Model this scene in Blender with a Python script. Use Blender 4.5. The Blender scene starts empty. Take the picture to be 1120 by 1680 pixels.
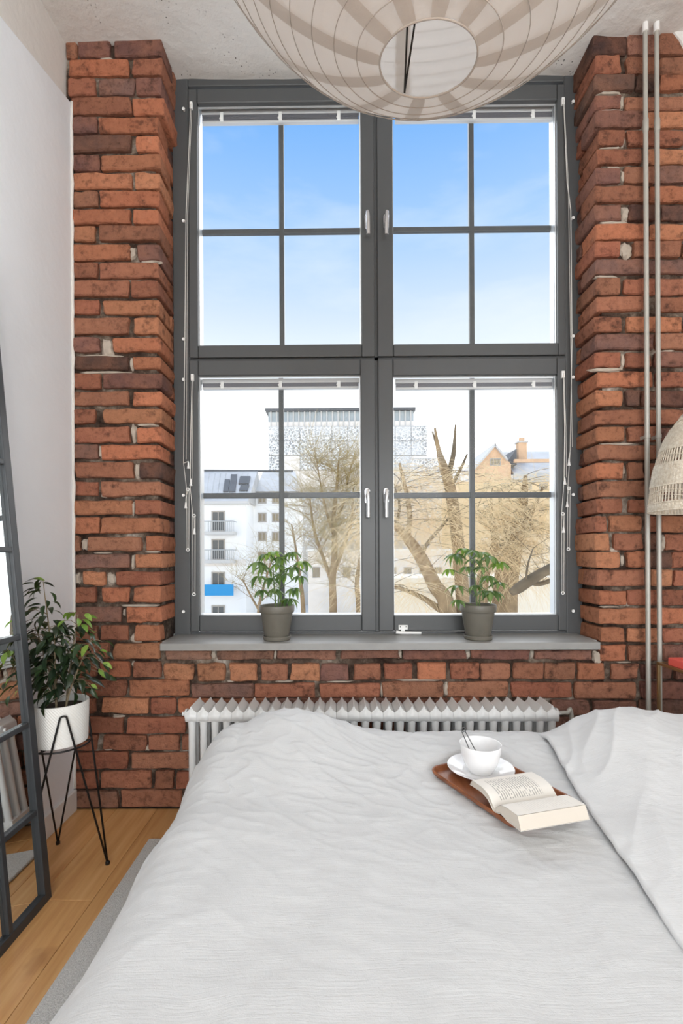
import bpy, bmesh, math, random
from mathutils import Vector, Matrix, Euler, noise
SC = bpy.context.scene
C = SC.collection
R = random.Random(7)
rad = math.radians

# ------------------------------------------------------------------ camera
CAM_Z = 1.15
FPX = 775.0                       # focal length in pixels of the 1120 x 1680 frame
AX, AY = 548.2, 910.0             # where the optical axis meets the frame
YAW, ROLL = rad(0.5), rad(-0.28)
cam_rot = Matrix.Rotation(YAW, 3, 'Z') @ Matrix.Rotation(rad(90), 3, 'X') @ Matrix.Rotation(ROLL, 3, 'Z')
cam = bpy.data.cameras.new('camera')
camo = bpy.data.objects.new('camera', cam)
C.objects.link(camo)
camo.matrix_world = Matrix.Translation((0, 0, CAM_Z)) @ cam_rot.to_4x4()
cam.sensor_width = 36.0
cam.lens = FPX / 1680 * 36.0
cam.shift_x = (560 - AX) / 1680
cam.shift_y = (AY - 840) / 1680
cam.clip_start = 0.02
cam.clip_end = 600
SC.camera = camo

# ------------------------------------------------------------------ world, sun, rear fill lamp, exposure
SUN_STRENGTH, SUN_ANGLE, SUN_EL, SUN_AZ = 3.8, 80.0, 40.0, -4.0
REAR_POWER = 118.0
SKY_STRENGTH = 1.0
SC.view_settings.view_transform = 'Standard'
SC.view_settings.look = 'None'
SC.view_settings.gamma = 1.0
SC.view_settings.use_curve_mapping = False
SC.view_settings.exposure = 0.15
SC.cycles.max_bounces = 10
SC.cycles.diffuse_bounces = 5
SC.cycles.transparent_max_bounces = 24
SC.cycles.sample_clamp_indirect = 6.0

def srgb(r, g, b):
    def f(c):
        c /= 255.0
        return c / 12.92 if c <= 0.04045 else ((c + 0.055) / 1.055) ** 2.4
    return (f(r), f(g), f(b), 1.0)

def build_world():
    w = bpy.data.worlds.new('world')
    SC.world = w
    w.use_nodes = True
    nt = w.node_tree
    nt.nodes.clear()
    N, L = nt.nodes.new, nt.links.new
    out = N('ShaderNodeOutputWorld')
    bg = N('ShaderNodeBackground')
    tc = N('ShaderNodeTexCoord')
    sep = N('ShaderNodeSeparateXYZ')
    L(tc.outputs['Generated'], sep.inputs[0])
    ramp = N('ShaderNodeValToRGB')
    L(sep.outputs['Z'], ramp.inputs[0])
    cr = ramp.color_ramp
    for i, (p, c) in enumerate([(0.0, (2.1, 2.12, 2.15, 1)), (0.24, (1.9, 1.95, 2.0, 1)), (0.35, (0.90, 0.97, 1.04, 1)),
                                (0.44, (0.68, 0.80, 0.95, 1)), (0.56, (0.40, 0.62, 0.95, 1)), (0.68, (0.20, 0.46, 0.92, 1)), (1.0, (0.09, 0.28, 0.72, 1))]):
        e = cr.elements[i] if i < 2 else cr.elements.new(p)
        e.position = p
        e.color = c
    mp = N('ShaderNodeMapping')
    mp.inputs['Scale'].default_value = (1.2, 1.2, 4.5)
    mp.inputs['Rotation'].default_value = (0.0, 0.25, 0.0)
    L(tc.outputs['Generated'], mp.inputs[0])
    nz = N('ShaderNodeTexNoise')
    nz.inputs['Scale'].default_value = 2.6
    nz.inputs['Detail'].default_value = 7
    nz.inputs['Roughness'].default_value = 0.55
    L(mp.outputs[0], nz.inputs['Vector'])
    r2 = N('ShaderNodeValToRGB')
    r2.color_ramp.elements[0].position = 0.48
    r2.color_ramp.elements[1].position = 0.80
    r2.color_ramp.elements[0].color = (0, 0, 0, 1)
    r2.color_ramp.elements[1].color = (0.5, 0.5, 0.5, 1)
    L(nz.outputs['Fac'], r2.inputs[0])
    mx = N('ShaderNodeMix')
    mx.data_type = 'RGBA'
    L(r2.outputs[0], mx.inputs[0])
    L(ramp.outputs[0], mx.inputs[6])
    mx.inputs[7].default_value = (0.9, 0.95, 1.0, 1)
    L(mx.outputs[2], bg.inputs[0])
    bg.inputs[1].default_value = SKY_STRENGTH
    L(bg.outputs[0], out.inputs[0])
build_world()

def add_light(name, kind, energy, loc, rot, color=(1, 1, 1), **kw):
    l = bpy.data.lights.new(name, kind)
    l.energy = energy
    l.color = color
    for k, v in kw.items():
        setattr(l, k, v)
    o = bpy.data.objects.new(name, l)
    o.location = loc
    o.rotation_euler = rot
    C.objects.link(o)
    return o
# added very wide sun lamp, acting as a brighter sky through the window
add_light('sun', 'SUN', SUN_STRENGTH, (0, 6, 8), (rad(-(90 - SUN_EL)), 0, rad(SUN_AZ)), (1.0, 0.985, 0.965), angle=rad(SUN_ANGLE))
# added area lamp that brightens the room from behind, no source in view
add_light('rear_fill_lamp', 'AREA', REAR_POWER, (0.45, -3.28, 1.75), (rad(90), 0, 0), (0.965, 0.985, 1.0), shape='RECTANGLE', size=2.6, size_y=2.4)

def cam_dir(px, py):
    return cam_rot @ Vector(((px - AX) / FPX, -(py - AY) / FPX, -1.0))
def at(px, py, Y):
    """point of the plane y = Y seen at photo pixel (px, py)"""
    d = cam_dir(px, py)
    t = Y / d.y
    return Vector((d.x * t, Y, CAM_Z + d.z * t))
def atz(px, py, z):
    d = cam_dir(px, py)
    t = (z - CAM_Z) / d.z
    return Vector((d.x * t, d.y * t, z))

# ------------------------------------------------------------------ materials
class NT:
    def __init__(s, name):
        s.m = bpy.data.materials.new(name)
        s.m.use_nodes = True
        s.nt = s.m.node_tree
        s.b = s.nt.nodes['Principled BSDF']
        s.out = s.nt.nodes['Material Output']
    def n(s, t, **kw):
        x = s.nt.nodes.new(t)
        for k, v in kw.items():
            setattr(x, k, v)
        return x
    def l(s, a, b):
        s.nt.links.new(a, b)
    def tex(s, coord='Object', scale=(1, 1, 1), rot=(0, 0, 0)):
        tc = s.n('ShaderNodeTexCoord')
        mp = s.n('ShaderNodeMapping')
        mp.inputs['Scale'].default_value = scale
        mp.inputs['Rotation'].default_value = rot
        s.l(tc.outputs[coord], mp.inputs[0])
        return mp.outputs[0]
    def noise(s, vec, scale, detail=4, rough=0.55):
        x = s.n('ShaderNodeTexNoise')
        x.inputs['Scale'].default_value = scale
        x.inputs['Detail'].default_value = detail
        x.inputs['Roughness'].default_value = rough
        if vec is not None:
            s.l(vec, x.inputs['Vector'])
        return x.outputs['Fac']
    def ramp(s, fac, stops):
        x = s.n('ShaderNodeValToRGB')
        for i, (p, c) in enumerate(stops):
            e = x.color_ramp.elements[i] if i < 2 else x.color_ramp.elements.new(p)
            e.position = p
            e.color = c if len(c) == 4 else (*c, 1)
        s.l(fac, x.inputs[0])
        return x.outputs[0]
    def mix(s, fac, a, b, blend='MIX'):
        x = s.n('ShaderNodeMix', data_type='RGBA', blend_type=blend)
        for sock, v in ((x.inputs[0], fac), (x.inputs[6], a), (x.inputs[7], b)):
            if hasattr(v, 'is_output'):
                s.l(v, sock)
            else:
                sock.default_value = v
        return x.outputs[2]
    def math(s, op, a, b=None):
        x = s.n('ShaderNodeMath', operation=op)
        for sock, v in ((x.inputs[0], a), (x.inputs[1], b)):
            if v is None:
                continue
            if hasattr(v, 'is_output'):
                s.l(v, sock)
            else:
                sock.default_value = v
        return x.outputs[0]
    def bump(s, h, strength=0.3, dist=0.01):
        x = s.n('ShaderNodeBump')
        x.inputs['Strength'].default_value = strength
        x.inputs['Distance'].default_value = dist
        s.l(h, x.inputs['Height'])
        s.l(x.outputs[0], s.b.inputs['Normal'])
    def col(s, v):
        if hasattr(v, 'is_output'):
            s.l(v, s.b.inputs['Base Color'])
        else:
            s.b.inputs['Base Color'].default_value = v
    def set(s, **kw):
        for k, v in kw.items():
            s.b.inputs[k.replace('_', ' ')].default_value = v
        return s

g4 = lambda v: (v, v, v, 1)
M = {}
def plain(name, color, rough=0.6, metal=0.0, spec=0.5, var=0.0, vscale=20.0, bump=0.0, bscale=60.0, coord='Object'):
    t = NT(name)
    t.set(Roughness=rough, Metallic=metal)
    t.b.inputs['Specular IOR Level'].default_value = spec
    vec = t.tex(coord)
    if var > 0:
        f = t.noise(vec, vscale, 4)
        lo = tuple(c * (1 - var) for c in color[:3]) + (1,)
        hi = tuple(min(1, c * (1 + var)) for c in color[:3]) + (1,)
        t.col(t.ramp(f, [(0.3, lo), (0.7, hi)]))
    else:
        t.col(color)
    if bump > 0:
        t.bump(t.noise(vec, bscale, 5), bump, 0.004)
    M[name] = t.m
    return t.m

def brick_material():
    t = NT('brick')
    t.set(Roughness=0.9)
    t.b.inputs['Specular IOR Level'].default_value = 0.2
    oi = t.n('ShaderNodeObjectInfo')
    tc = t.n('ShaderNodeTexCoord')
    add = t.n('ShaderNodeVectorMath', operation='MULTIPLY_ADD')
    t.l(oi.outputs['Random'], add.inputs[0])
    add.inputs[1].default_value = (37.0, 11.0, 23.0)
    t.l(tc.outputs['Object'], add.inputs[2])
    v = add.outputs[0]
    big = t.noise(v, 9, 3)
    mid = t.noise(v, 38, 6, 0.65)
    fine = t.noise(v, 160, 4, 0.6)
    base = t.mix(t.ramp(big, [(0.32, g4(0)), (0.72, g4(1))]), oi.outputs['Color'], srgb(182, 124, 94), 'MIX')
    base = t.mix(0.62, base, oi.outputs['Color'])
    base = t.mix(1.0, base, t.ramp(mid, [(0.25, g4(0.42)), (0.45, g4(0.92)), (0.8, g4(1.16))]), 'MULTIPLY')
    # soot stains and lime bloom with shapes of their own
    st = t.ramp(t.noise(v, 16, 6, 0.7), [(0.55, g4(0)), (0.70, g4(0.8))])
    base = t.mix(st, base, srgb(62, 42, 36))
    lm = t.ramp(t.noise(v, 24, 6, 0.72), [(0.66, g4(0)), (0.80, g4(0.6))])
    base = t.mix(lm, base, srgb(205, 170, 145))
    base = t.mix(t.ramp(fine, [(0.30, g4(0.55)), (0.36, g4(0))]), base, srgb(90, 50, 38))
    t.col(base)
    h = t.math('ADD', t.math('MULTIPLY', mid, 1.0), t.math('MULTIPLY', fine, 0.45))
    t.bump(h, 0.9, 0.014)
    M['brick'] = t.m
brick_material()

def mortar_material():
    t = NT('mortar')
    t.set(Roughness=0.95)
    t.b.inputs['Specular IOR Level'].default_value = 0.15
    v = t.tex('Object')
    n1 = t.noise(v, 7, 5, 0.65)
    n2 = t.noise(v, 45, 6, 0.7)
    c = t.ramp(n1, [(0.36, srgb(58, 44, 37)), (0.50, srgb(96, 80, 69)), (0.60, srgb(140, 126, 112)), (0.72, srgb(200, 190, 178))])
    c = t.mix(1.0, c, t.ramp(n2, [(0.3, g4(0.4)), (0.6, g4(1.05))]), 'MULTIPLY')
    t.col(c)
    t.bump(n2, 0.9, 0.012)
    M['mortar'] = t.m
mortar_material()

def plaster_material(name, col, specks=False, bump=0.15):
    t = NT(name)
    t.set(Roughness=0.85)
    t.b.inputs['Specular IOR Level'].default_value = 0.2
    v = t.tex('Object')
    n1 = t.noise(v, 3.0, 5)
    n2 = t.noise(v, 26, 6, 0.6)
    c = t.mix(1.0, col, t.ramp(n1, [(0.3, g4(0.95)), (0.7, g4(1.0))]), 'MULTIPLY')
    if specks:
        vo = t.n('ShaderNodeTexVoronoi')
        vo.inputs['Scale'].default_value = 55
        wv = t.mix(0.06, v, t.n('ShaderNodeTexNoise').outputs['Color'], 'ADD')
        t.l(wv, vo.inputs['Vector'])
        sp = t.ramp(vo.outputs['Distance'], [(0.10, g4(1)), (0.22, g4(0))])
        area = t.ramp(t.noise(v, 4.5, 3), [(0.52, g4(0)), (0.62, g4(1))])
        sp = t.math('MULTIPLY', sp, area)
        c = t.mix(sp, c, srgb(70, 66, 62))
        wide = t.ramp(t.noise(v, 11, 6, 0.7), [(0.62, g4(0)), (0.78, g4(0.35))])
        c = t.mix(wide, c, srgb(170, 165, 158))
    t.col(c)
    t.bump(n2, bump, 0.01)
    M[name] = t.m
plaster_material('wall_plaster', srgb(237, 240, 243))
plaster_material('old_plaster', srgb(226, 222, 216), bump=0.3)
plaster_material('ceiling_plaster', srgb(224, 222, 218), specks=True, bump=0.5)
plain('white_paint', srgb(232, 231, 228), 0.45)
plain('frame_grey', srgb(76, 78, 79), 0.42, var=0.05, vscale=4)
plain('frame_seam', srgb(40, 42, 43), 0.7)
plain('sill_grey', srgb(146, 145, 142), 0.38, var=0.06, vscale=14, bump=0.1)
plain('aluminium', srgb(205, 208, 210), 0.35, 0.4)
plain('blind_metal', srgb(200, 200, 200), 0.45, 0.1)
plain('slat_grey', srgb(118, 118, 124), 0.5, 0.1)
plain('white_plastic', srgb(238, 238, 236), 0.35)
plain('chrome', srgb(225, 226, 228), 0.18, 0.9)
plain('cord', srgb(228, 226, 220), 0.8)
plain('black_metal', srgb(34, 36, 38), 0.4, 0.3)
plain('mirror_frame', srgb(58, 61, 64), 0.38, 0.2)
plain('black_wire', srgb(22, 21, 21), 0.45, 0.2)
plain('radiator_enamel', srgb(226, 227, 226), 0.32)
plain('pipe_paint', srgb(178, 176, 168), 0.4, 0.2, var=0.08, vscale=8)
plain('hoop_wire', srgb(178, 169, 160), 0.7)
plain('brass', srgb(176, 152, 112), 0.3, 0.85)
plain('pot_clay', srgb(106, 102, 92), 0.45, var=0.1, vscale=9)
plain('soil', srgb(58, 44, 34), 0.95, var=0.4, vscale=60, bump=0.8)
plain('planter_white', srgb(236, 235, 230), 0.5)
plain('porcelain', srgb(240, 240, 240), 0.08)
plain('steel_wire', srgb(88, 88, 88), 0.3, 0.9)
plain('coral', srgb(240, 104, 92), 0.6)
plain('stem_green', srgb(92, 112, 62), 0.6)
plain('stem_brown', srgb(126, 112, 88), 0.8)
plain('paper_edge', srgb(212, 203, 190), 0.85)
plain('cover_card', srgb(238, 234, 226), 0.6)
plain('bed_fabric', srgb(190, 190, 188), 0.9)
plain('mattress', srgb(235, 235, 232), 0.9)

def glass_material():
    t = NT('window_glass')
    nt = t.nt
    tr = t.n('ShaderNodeBsdfTransparent')
    tr.inputs[0].default_value = (0.985, 0.99, 0.99, 1)
    gl = t.n('ShaderNodeBsdfGlossy')
    gl.inputs['Roughness'].default_value = 0.0
    fr = t.n('ShaderNodeFresnel')
    fr.inputs['IOR'].default_value = 1.12
    mx = t.n('ShaderNodeMixShader')
    t.l(fr.outputs[0], mx.inputs[0])
    t.l(tr.outputs[0], mx.inputs[1])
    t.l(gl.outputs[0], mx.inputs[2])
    t.l(mx.outputs[0], t.out.inputs['Surface'])
    M['window_glass'] = t.m
glass_material()
t = NT('mirror_glass'); t.set(Roughness=0.0, Metallic=1.0); t.col(srgb(236, 240, 240)); M['mirror_glass'] = t.m

def wood_floor_material():
    t = NT('oak')
    t.set(Roughness=0.38)
    oi = t.n('ShaderNodeObjectInfo')
    tc = t.n('ShaderNodeTexCoord')
    add = t.n('ShaderNodeVectorMath', operation='MULTIPLY_ADD')
    t.l(oi.outputs['Random'], add.inputs[0])
    add.inputs[1].default_value = (17.0, 31.0, 5.0)
    t.l(tc.outputs['Object'], add.inputs[2])
    mp = t.n('ShaderNodeMapping')
    mp.inputs['Scale'].default_value = (22, 1.3, 22)
    t.l(add.outputs[0], mp.inputs[0])
    g = t.noise(mp.outputs[0], 1.6, 6, 0.6)
    c = t.ramp(g, [(0.25, srgb(196, 140, 84)), (0.5, srgb(218, 166, 108)), (0.78, srgb(230, 184, 128))])
    rnd = t.ramp(oi.outputs['Random'], [(0.0, g4(0.86)), (1.0, g4(1.06))])
    c = t.mix(1.0, c, rnd, 'MULTIPLY')
    kn = t.noise(add.outputs[0], 5.0, 3)
    c = t.mix(t.ramp(kn, [(0.66, g4(0)), (0.76, g4(0.5))]), c, srgb(140, 90, 48))
    t.col(c)
    t.bump(g, 0.06, 0.004)
    M['oak'] = t.m
wood_floor_material()

def rug_material():
    t = NT('rug')
    t.set(Roughness=1.0)
    v = t.tex('Object')
    n = t.noise(v, 220, 3, 0.7)
    c = t.ramp(n, [(0.3, srgb(196, 195, 192)), (0.7, srgb(236, 235, 232))])
    t.col(c)
    t.bump(n, 0.8, 0.01)
    M['rug'] = t.m
rug_material()

def linen_material(name, col):
    t = NT(name)
    t.set(Roughness=0.95)
    t.b.inputs['Specular IOR Level'].default_value = 0.1
    t.b.inputs['Sheen Weight'].default_value = 0.15
    v = t.tex('UV', (1, 1, 1))
    wv = t.n('ShaderNodeTexNoise')
    wv.inputs['Scale'].default_value = 5.0
    t.l(v, wv.inputs['Vector'])
    v2 = t.mix(0.035, v, wv.outputs['Color'], 'ADD')
    mp = t.n('ShaderNodeMapping')
    mp.inputs['Scale'].default_value = (11, 300, 1)
    t.l(v2, mp.inputs[0])
    crinkle = t.noise(mp.outputs[0], 1.0, 3, 0.6)
    fold = t.noise(v2, 9, 5, 0.6)
    weave = t.noise(v, 420, 2)
    t.col(t.mix(t.ramp(fold, [(0.3, g4(0)), (0.7, g4(1))]), tuple(c * 0.95 for c in col[:3]) + (1,), col))
    h = t.math('ADD', t.math('MULTIPLY', crinkle, 0.20), t.math('ADD', t.math('MULTIPLY', fold, 0.8), t.math('MULTIPLY', weave, 0.1)))
    t.bump(h, 0.45, 0.012)
    M[name] = t.m
linen_material('linen', srgb(207, 208, 208))
linen_material('linen_light', srgb(214, 215, 215))

def leaf_material(name, dark, light, gloss=0.35, trans=0.28):
    t = NT(name)
    oi = t.n('ShaderNodeObjectInfo')
    c = t.ramp(oi.outputs['Random'], [(0.0, dark), (0.7, tuple((a + b) / 2 for a, b in zip(dark, light))), (1.0, light)])
    v = t.tex('Object')
    n = t.noise(v, 60, 3)
    c = t.mix(1.0, c, t.ramp(n, [(0.3, g4(0.8)), (0.7, g4(1.1))]), 'MULTIPLY')
    t.col(c)
    t.set(Roughness=gloss)
    tl = t.n('ShaderNodeBsdfTranslucent')
    t.l(t.mix(0.5, c, srgb(170, 200, 60)), tl.inputs[0])
    mx = t.n('ShaderNodeMixShader')
    mx.inputs[0].default_value = trans
    t.l(t.b.outputs[0], mx.inputs[1])
    t.l(tl.outputs[0], mx.inputs[2])
    t.l(mx.outputs[0], t.out.inputs['Surface'])
    M[name] = t.m
leaf_material('ficus_leaf', srgb(20, 33, 24), srgb(50, 72, 44), 0.3, 0.1)
leaf_material('fresh_leaf', srgb(112, 150, 62), srgb(150, 182, 84), 0.4)
leaf_material('schefflera_leaf', srgb(66, 98, 56), srgb(138, 164, 104), 0.3)

def paper_lamp_material(name, col, trans):
    t = NT(name)
    t.set(Roughness=0.9)
    t.b.inputs['Specular IOR Level'].default_value = 0.15
    v = t.tex('Object')
    n = t.noise(v, 24, 6, 0.6)
    t.col(t.mix(t.ramp(n, [(0.3, g4(0)), (0.7, g4(1))]), tuple(c * 0.95 for c in col[:3]) + (1,), col))
    t.bump(t.noise(v, 36, 5, 0.6), 0.35, 0.006)
    tl = t.n('ShaderNodeBsdfTranslucent')
    tl.inputs[0].default_value = tuple(min(1, c * 1.05) for c in col[:3]) + (1,)
    mx = t.n('ShaderNodeMixShader')
    mx.inputs[0].default_value = trans
    t.l(t.b.outputs[0], mx.inputs[1])
    t.l(tl.outputs[0], mx.inputs[2])
    t.l(mx.outputs[0], t.out.inputs['Surface'])
    M[name] = t.m
paper_lamp_material('rice_paper', srgb(230, 227, 224), 0.58)
paper_lamp_material('rice_paper_seam', srgb(213, 206, 199), 0.48)  # darker tone paints in the light lost through doubled paper

def wood_material(name, a, b, scale=(3, 40, 40)):
    t = NT(name)
    t.set(Roughness=0.4)
    v = t.tex('Object', scale)
    g = t.noise(v, 1.5, 5)
    t.col(t.ramp(g, [(0.3, a), (0.7, b)]))
    M[name] = t.m
wood_material('tray_wood', srgb(112, 62, 34), srgb(158, 96, 58), (30, 4, 30))

def wicker_material():
    t = NT('wicker')
    t.set(Roughness=0.8)
    v = t.tex('Object')
    n = t.noise(v, 90, 4)
    t.col(t.ramp(n, [(0.3, srgb(214, 200, 178)), (0.7, srgb(244, 236, 220))]))
    t.bump(t.noise(v, 140, 3), 0.5, 0.004)
    M['wicker'] = t.m
wicker_material()

def page_material(name, strength):
    t = NT(name)
    t.set(Roughness=0.85)
    tc = t.n('ShaderNodeTexCoord')
    sep = t.n('ShaderNodeSeparateXYZ')
    t.l(tc.outputs['UV'], sep.inputs[0])
    U, V = sep.outputs['X'], sep.outputs['Y']       # U along the text line, V down the page
    line = t.math('FRACT', t.math('MULTIPLY', V, 27.0))
    row = t.math('FLOOR', t.math('MULTIPLY', V, 27.0))
    ink = t.math('LESS_THAN', line, 0.42)
    cmb = t.n('ShaderNodeCombineXYZ')
    t.l(t.math('MULTIPLY', U, 15.0), cmb.inputs[0])
    t.l(t.math('MULTIPLY', row, 3.7), cmb.inputs[1])
    w = t.math('GREATER_THAN', t.noise(cmb.outputs[0], 1.0, 1), 0.40)
    ink = t.math('MULTIPLY', ink, w)
    # margins, and a ragged last line to each paragraph
    for a, lo, hi in ((U, 0.14, 0.86), (V, 0.13, 0.82)):
        ink = t.math('MULTIPLY', ink, t.math('GREATER_THAN', a, lo))
        ink = t.math('MULTIPLY', ink, t.math('LESS_THAN', a, hi))
    t.col(t.mix(t.math('MULTIPLY', ink, strength), srgb(234, 230, 222), srgb(70, 68, 66)))
    M[name] = t.m
page_material('printed_page', 0.55)
page_material('faint_page', 0.10)

# ------------------------------------------------------------------ mesh helpers
def tag(o, label=None, cat=None, group=None, kind=None):
    if label: o['label'] = label
    if cat: o['category'] = cat
    if group: o['group'] = group
    if kind: o['kind'] = kind
    return o
def root_loc(p):
    while p.parent is not None:
        p = p.parent
    return Vector(p.location)
def thing(name, loc, label=None, cat=None, group=None, kind=None):
    o = bpy.data.objects.new(name, None)
    o.empty_display_size = 0.05
    o.location = loc
    C.objects.link(o)
    return tag(o, label, cat, group, kind)

class MB:
    def __init__(s):
        s.v = []; s.f = []; s.uv = None
    def add(s, verts, faces):
        o = len(s.v)
        s.v += [Vector(p) for p in verts]
        s.f += [tuple(i + o for i in f) for f in faces]
        return s
    def box(s, x0, x1, y0, y1, z0, z1):
        return s.add([(x0, y0, z0), (x1, y0, z0), (x1, y1, z0), (x0, y1, z0), (x0, y0, z1), (x1, y0, z1), (x1, y1, z1), (x0, y1, z1)],
                     [(0, 3, 2, 1), (4, 5, 6, 7), (0, 1, 5, 4), (1, 2, 6, 5), (2, 3, 7, 6), (3, 0, 4, 7)])
    def tube(s, pts, r, n=8, cap=True, closed=False):
        pts = [Vector(p) for p in pts]
        k = len(pts)
        rr = r if isinstance(r, (list, tuple)) else [r] * k
        rings = []
        up = None
        for i, p in enumerate(pts):
            if closed:
                d = pts[(i + 1) % k] - pts[i - 1]
            else:
                d = pts[min(i + 1, k - 1)] - pts[max(i - 1, 0)]
            if d.length < 1e-9:
                d = Vector((0, 0, 1))
            d.normalize()
            if up is None:
                a = Vector((0, 0, 1)) if abs(d.z) < 0.9 else Vector((1, 0, 0))
                up = (a - d * a.dot(d)).normalized()
            else:
                up = up - d * up.dot(d)
                if up.length < 1e-6:
                    a = Vector((0, 0, 1)) if abs(d.z) < 0.9 else Vector((1, 0, 0))
                    up = a - d * a.dot(d)
                up.normalize()
            sd = d.cross(up)
            rings.append([p + (up * math.cos(2 * math.pi * j / n) + sd * math.sin(2 * math.pi * j / n)) * rr[i] for j in range(n)])
        o = len(s.v)
        for rg in rings:
            s.v += rg
        m = k if closed else k - 1
        for i in range(m):
            a, b = o + i * n, o + ((i + 1) % k) * n
            for j in range(n):
                s.f.append((a + j, a + (j + 1) % n, b + (j + 1) % n, b + j))
        if cap and not closed:
            s.f.append(tuple(o + j for j in range(n))[::-1])
            s.f.append(tuple(o + (k - 1) * n + j for j in range(n)))
        return s
    def lathe(s, prof, c=(0, 0, 0), n=40, cap0=False, cap1=False, closed=False):
        """prof: list of (radius, z); revolved about the z axis through c"""
        c = Vector(c)
        o = len(s.v)
        for r, z in prof:
            for j in range(n):
                a = 2 * math.pi * j / n
                s.v.append(c + Vector((r * math.cos(a), r * math.sin(a), z)))
        k = len(prof)
        for i in range(k if closed else k - 1):
            for j in range(n):
                a, b = o + i * n, o + ((i + 1) % k) * n
                s.f.append((a + j, a + (j + 1) % n, b + (j + 1) % n, b + j))
        if cap0: s.f.append(tuple(o + j for j in range(n))[::-1])
        if cap1: s.f.append(tuple(o + (k - 1) * n + j for j in range(n)))
        return s
    def grid(s, fn, nu, nv):
        o = len(s.v)
        for j in range(nv + 1):
            for i in range(nu + 1):
                s.v.append(Vector(fn(i / nu, j / nv)))
        for j in range(nv):
            for i in range(nu):
                a = o + j * (nu + 1) + i
                s.f.append((a, a + 1, a + nu + 2, a + nu + 1))
        return s
    def prism(s, poly, axis, a0, a1):
        """poly: 2-D outline; axis 'x','y','z' is the extrusion axis"""
        def p3(p, a):
            if axis == 'y': return (p[0], a, p[1])
            if axis == 'x': return (a, p[0], p[1])
            return (p[0], p[1], a)
        n = len(poly)
        o = len(s.v)
        s.v += [Vector(p3(p, a0)) for p in poly] + [Vector(p3(p, a1)) for p in poly]
        s.f.append(tuple(o + i for i in range(n)))
        s.f.append(tuple(o + n + i for i in range(n))[::-1])
        for i in range(n):
            j = (i + 1) % n
            s.f.append((o + i, o + n + i, o + n + j, o + j))
        return s
    def mesh(s, name, mats, smooth=False, off=None):
        me = bpy.data.meshes.new(name)
        vs = [v - off for v in s.v] if off is not None else s.v
        me.from_pydata([tuple(v) for v in vs], [], s.f)
        bm = bmesh.new()
        bm.from_mesh(me)
        bmesh.ops.recalc_face_normals(bm, faces=bm.faces)
        bm.to_mesh(me)
        bm.free()
        for m in (mats if isinstance(mats, (list, tuple)) else [mats]):
            me.materials.append(M[m] if isinstance(m, str) else m)
        if smooth:
            me.polygons.foreach_set('use_smooth', [True] * len(me.polygons))
            if smooth == 'auto':
                me.set_sharp_from_angle(angle=rad(40))
        return me
    def build(s, name, mats, parent=None, smooth=False, bevel=0.0, seg=2, origin=None):
        if parent is not None:
            off = root_loc(parent)
        elif origin is not None:
            off = Vector(origin)
        else:
            xs = [v.x for v in s.v]; ys = [v.y for v in s.v]; zs = [v.z for v in s.v]
            off = Vector(((min(xs) + max(xs)) / 2, (min(ys) + max(ys)) / 2, min(zs)))
        me = s.mesh(name, mats, smooth, off)
        o = bpy.data.objects.new(name, me)
        C.objects.link(o)
        if parent is not None:
            o.parent = parent
        else:
            o.location = off
        if bevel > 0:
            b = o.modifiers.new('bevel', 'BEVEL')
            b.width = bevel
            b.segments = seg
            b.limit_method = 'ANGLE'
            b.angle_limit = rad(35)
        return o
def copy_obj(o, parent, loc=(0, 0, 0), rot=None, scale=None):
    c = o.copy()
    C.objects.link(c)
    c.parent = parent
    c.location = loc
    if rot is not None: c.rotation_euler = rot
    if scale is not None: c.scale = scale
    return c
def bez(p0, p1, p2, p3, n=10):
    p0, p1, p2, p3 = map(Vector, (p0, p1, p2, p3))
    out = []
    for i in range(n + 1):
        t = i / n
        out.append(p0 * (1 - t) ** 3 + p1 * 3 * t * (1 - t) ** 2 + p2 * 3 * t * t * (1 - t) + p3 * t ** 3)
    return out
def catmull(pts, k=6):
    pts = [Vector(p) for p in pts]
    P = [pts[0] * 2 - pts[1]] + pts + [pts[-1] * 2 - pts[-2]]
    out = []
    for i in range(1, len(P) - 2):
        for j in range(k):
            t = j / k
            out.append(0.5 * (P[i] * 2 + (P[i + 1] - P[i - 1]) * t + (P[i - 1] * 2 - P[i] * 5 + P[i + 1] * 4 - P[i + 2]) * t * t
                              + (P[i] * 3 - P[i - 1] - P[i + 1] * 3 + P[i + 2]) * t ** 3))
    out.append(pts[-1])
    return out

# ================================================================== THE SETTING
YF, YW = 2.13, 2.31               # brick face, window frame face
XL, XR = -1.20, 2.12              # side walls
YB = -3.40                        # rear wall
ZC = 3.48                         # ceiling
struct = lambda o: tag(o, kind='structure')

# floor: oak boards on a slab
fl = thing('floor', (0.4, -0.6, 0), kind='structure')
MB().box(XL - 0.1, XR + 0.1, YB - 0.1, YF + 0.12, -0.12, -0.022).build('subfloor', 'soil', fl)
bw = 0.186
x = XL + 0.002
row = 0
while x < XR:
    x1 = min(x + bw - 0.0015, XR)
    y = YB - (row * 0.73) % 1.9
    while y < YF:
        y1 = y + 1.9
        a, b = max(y, YB), min(y1 - 0.0015, YF + 0.01)
        if b - a > 0.02:
            o = MB().box(x, x1, a, b, -0.02, 0).build('plank', 'oak', fl, bevel=0.0012, seg=1)
        y = y1
    x += bw
    row += 1

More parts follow.
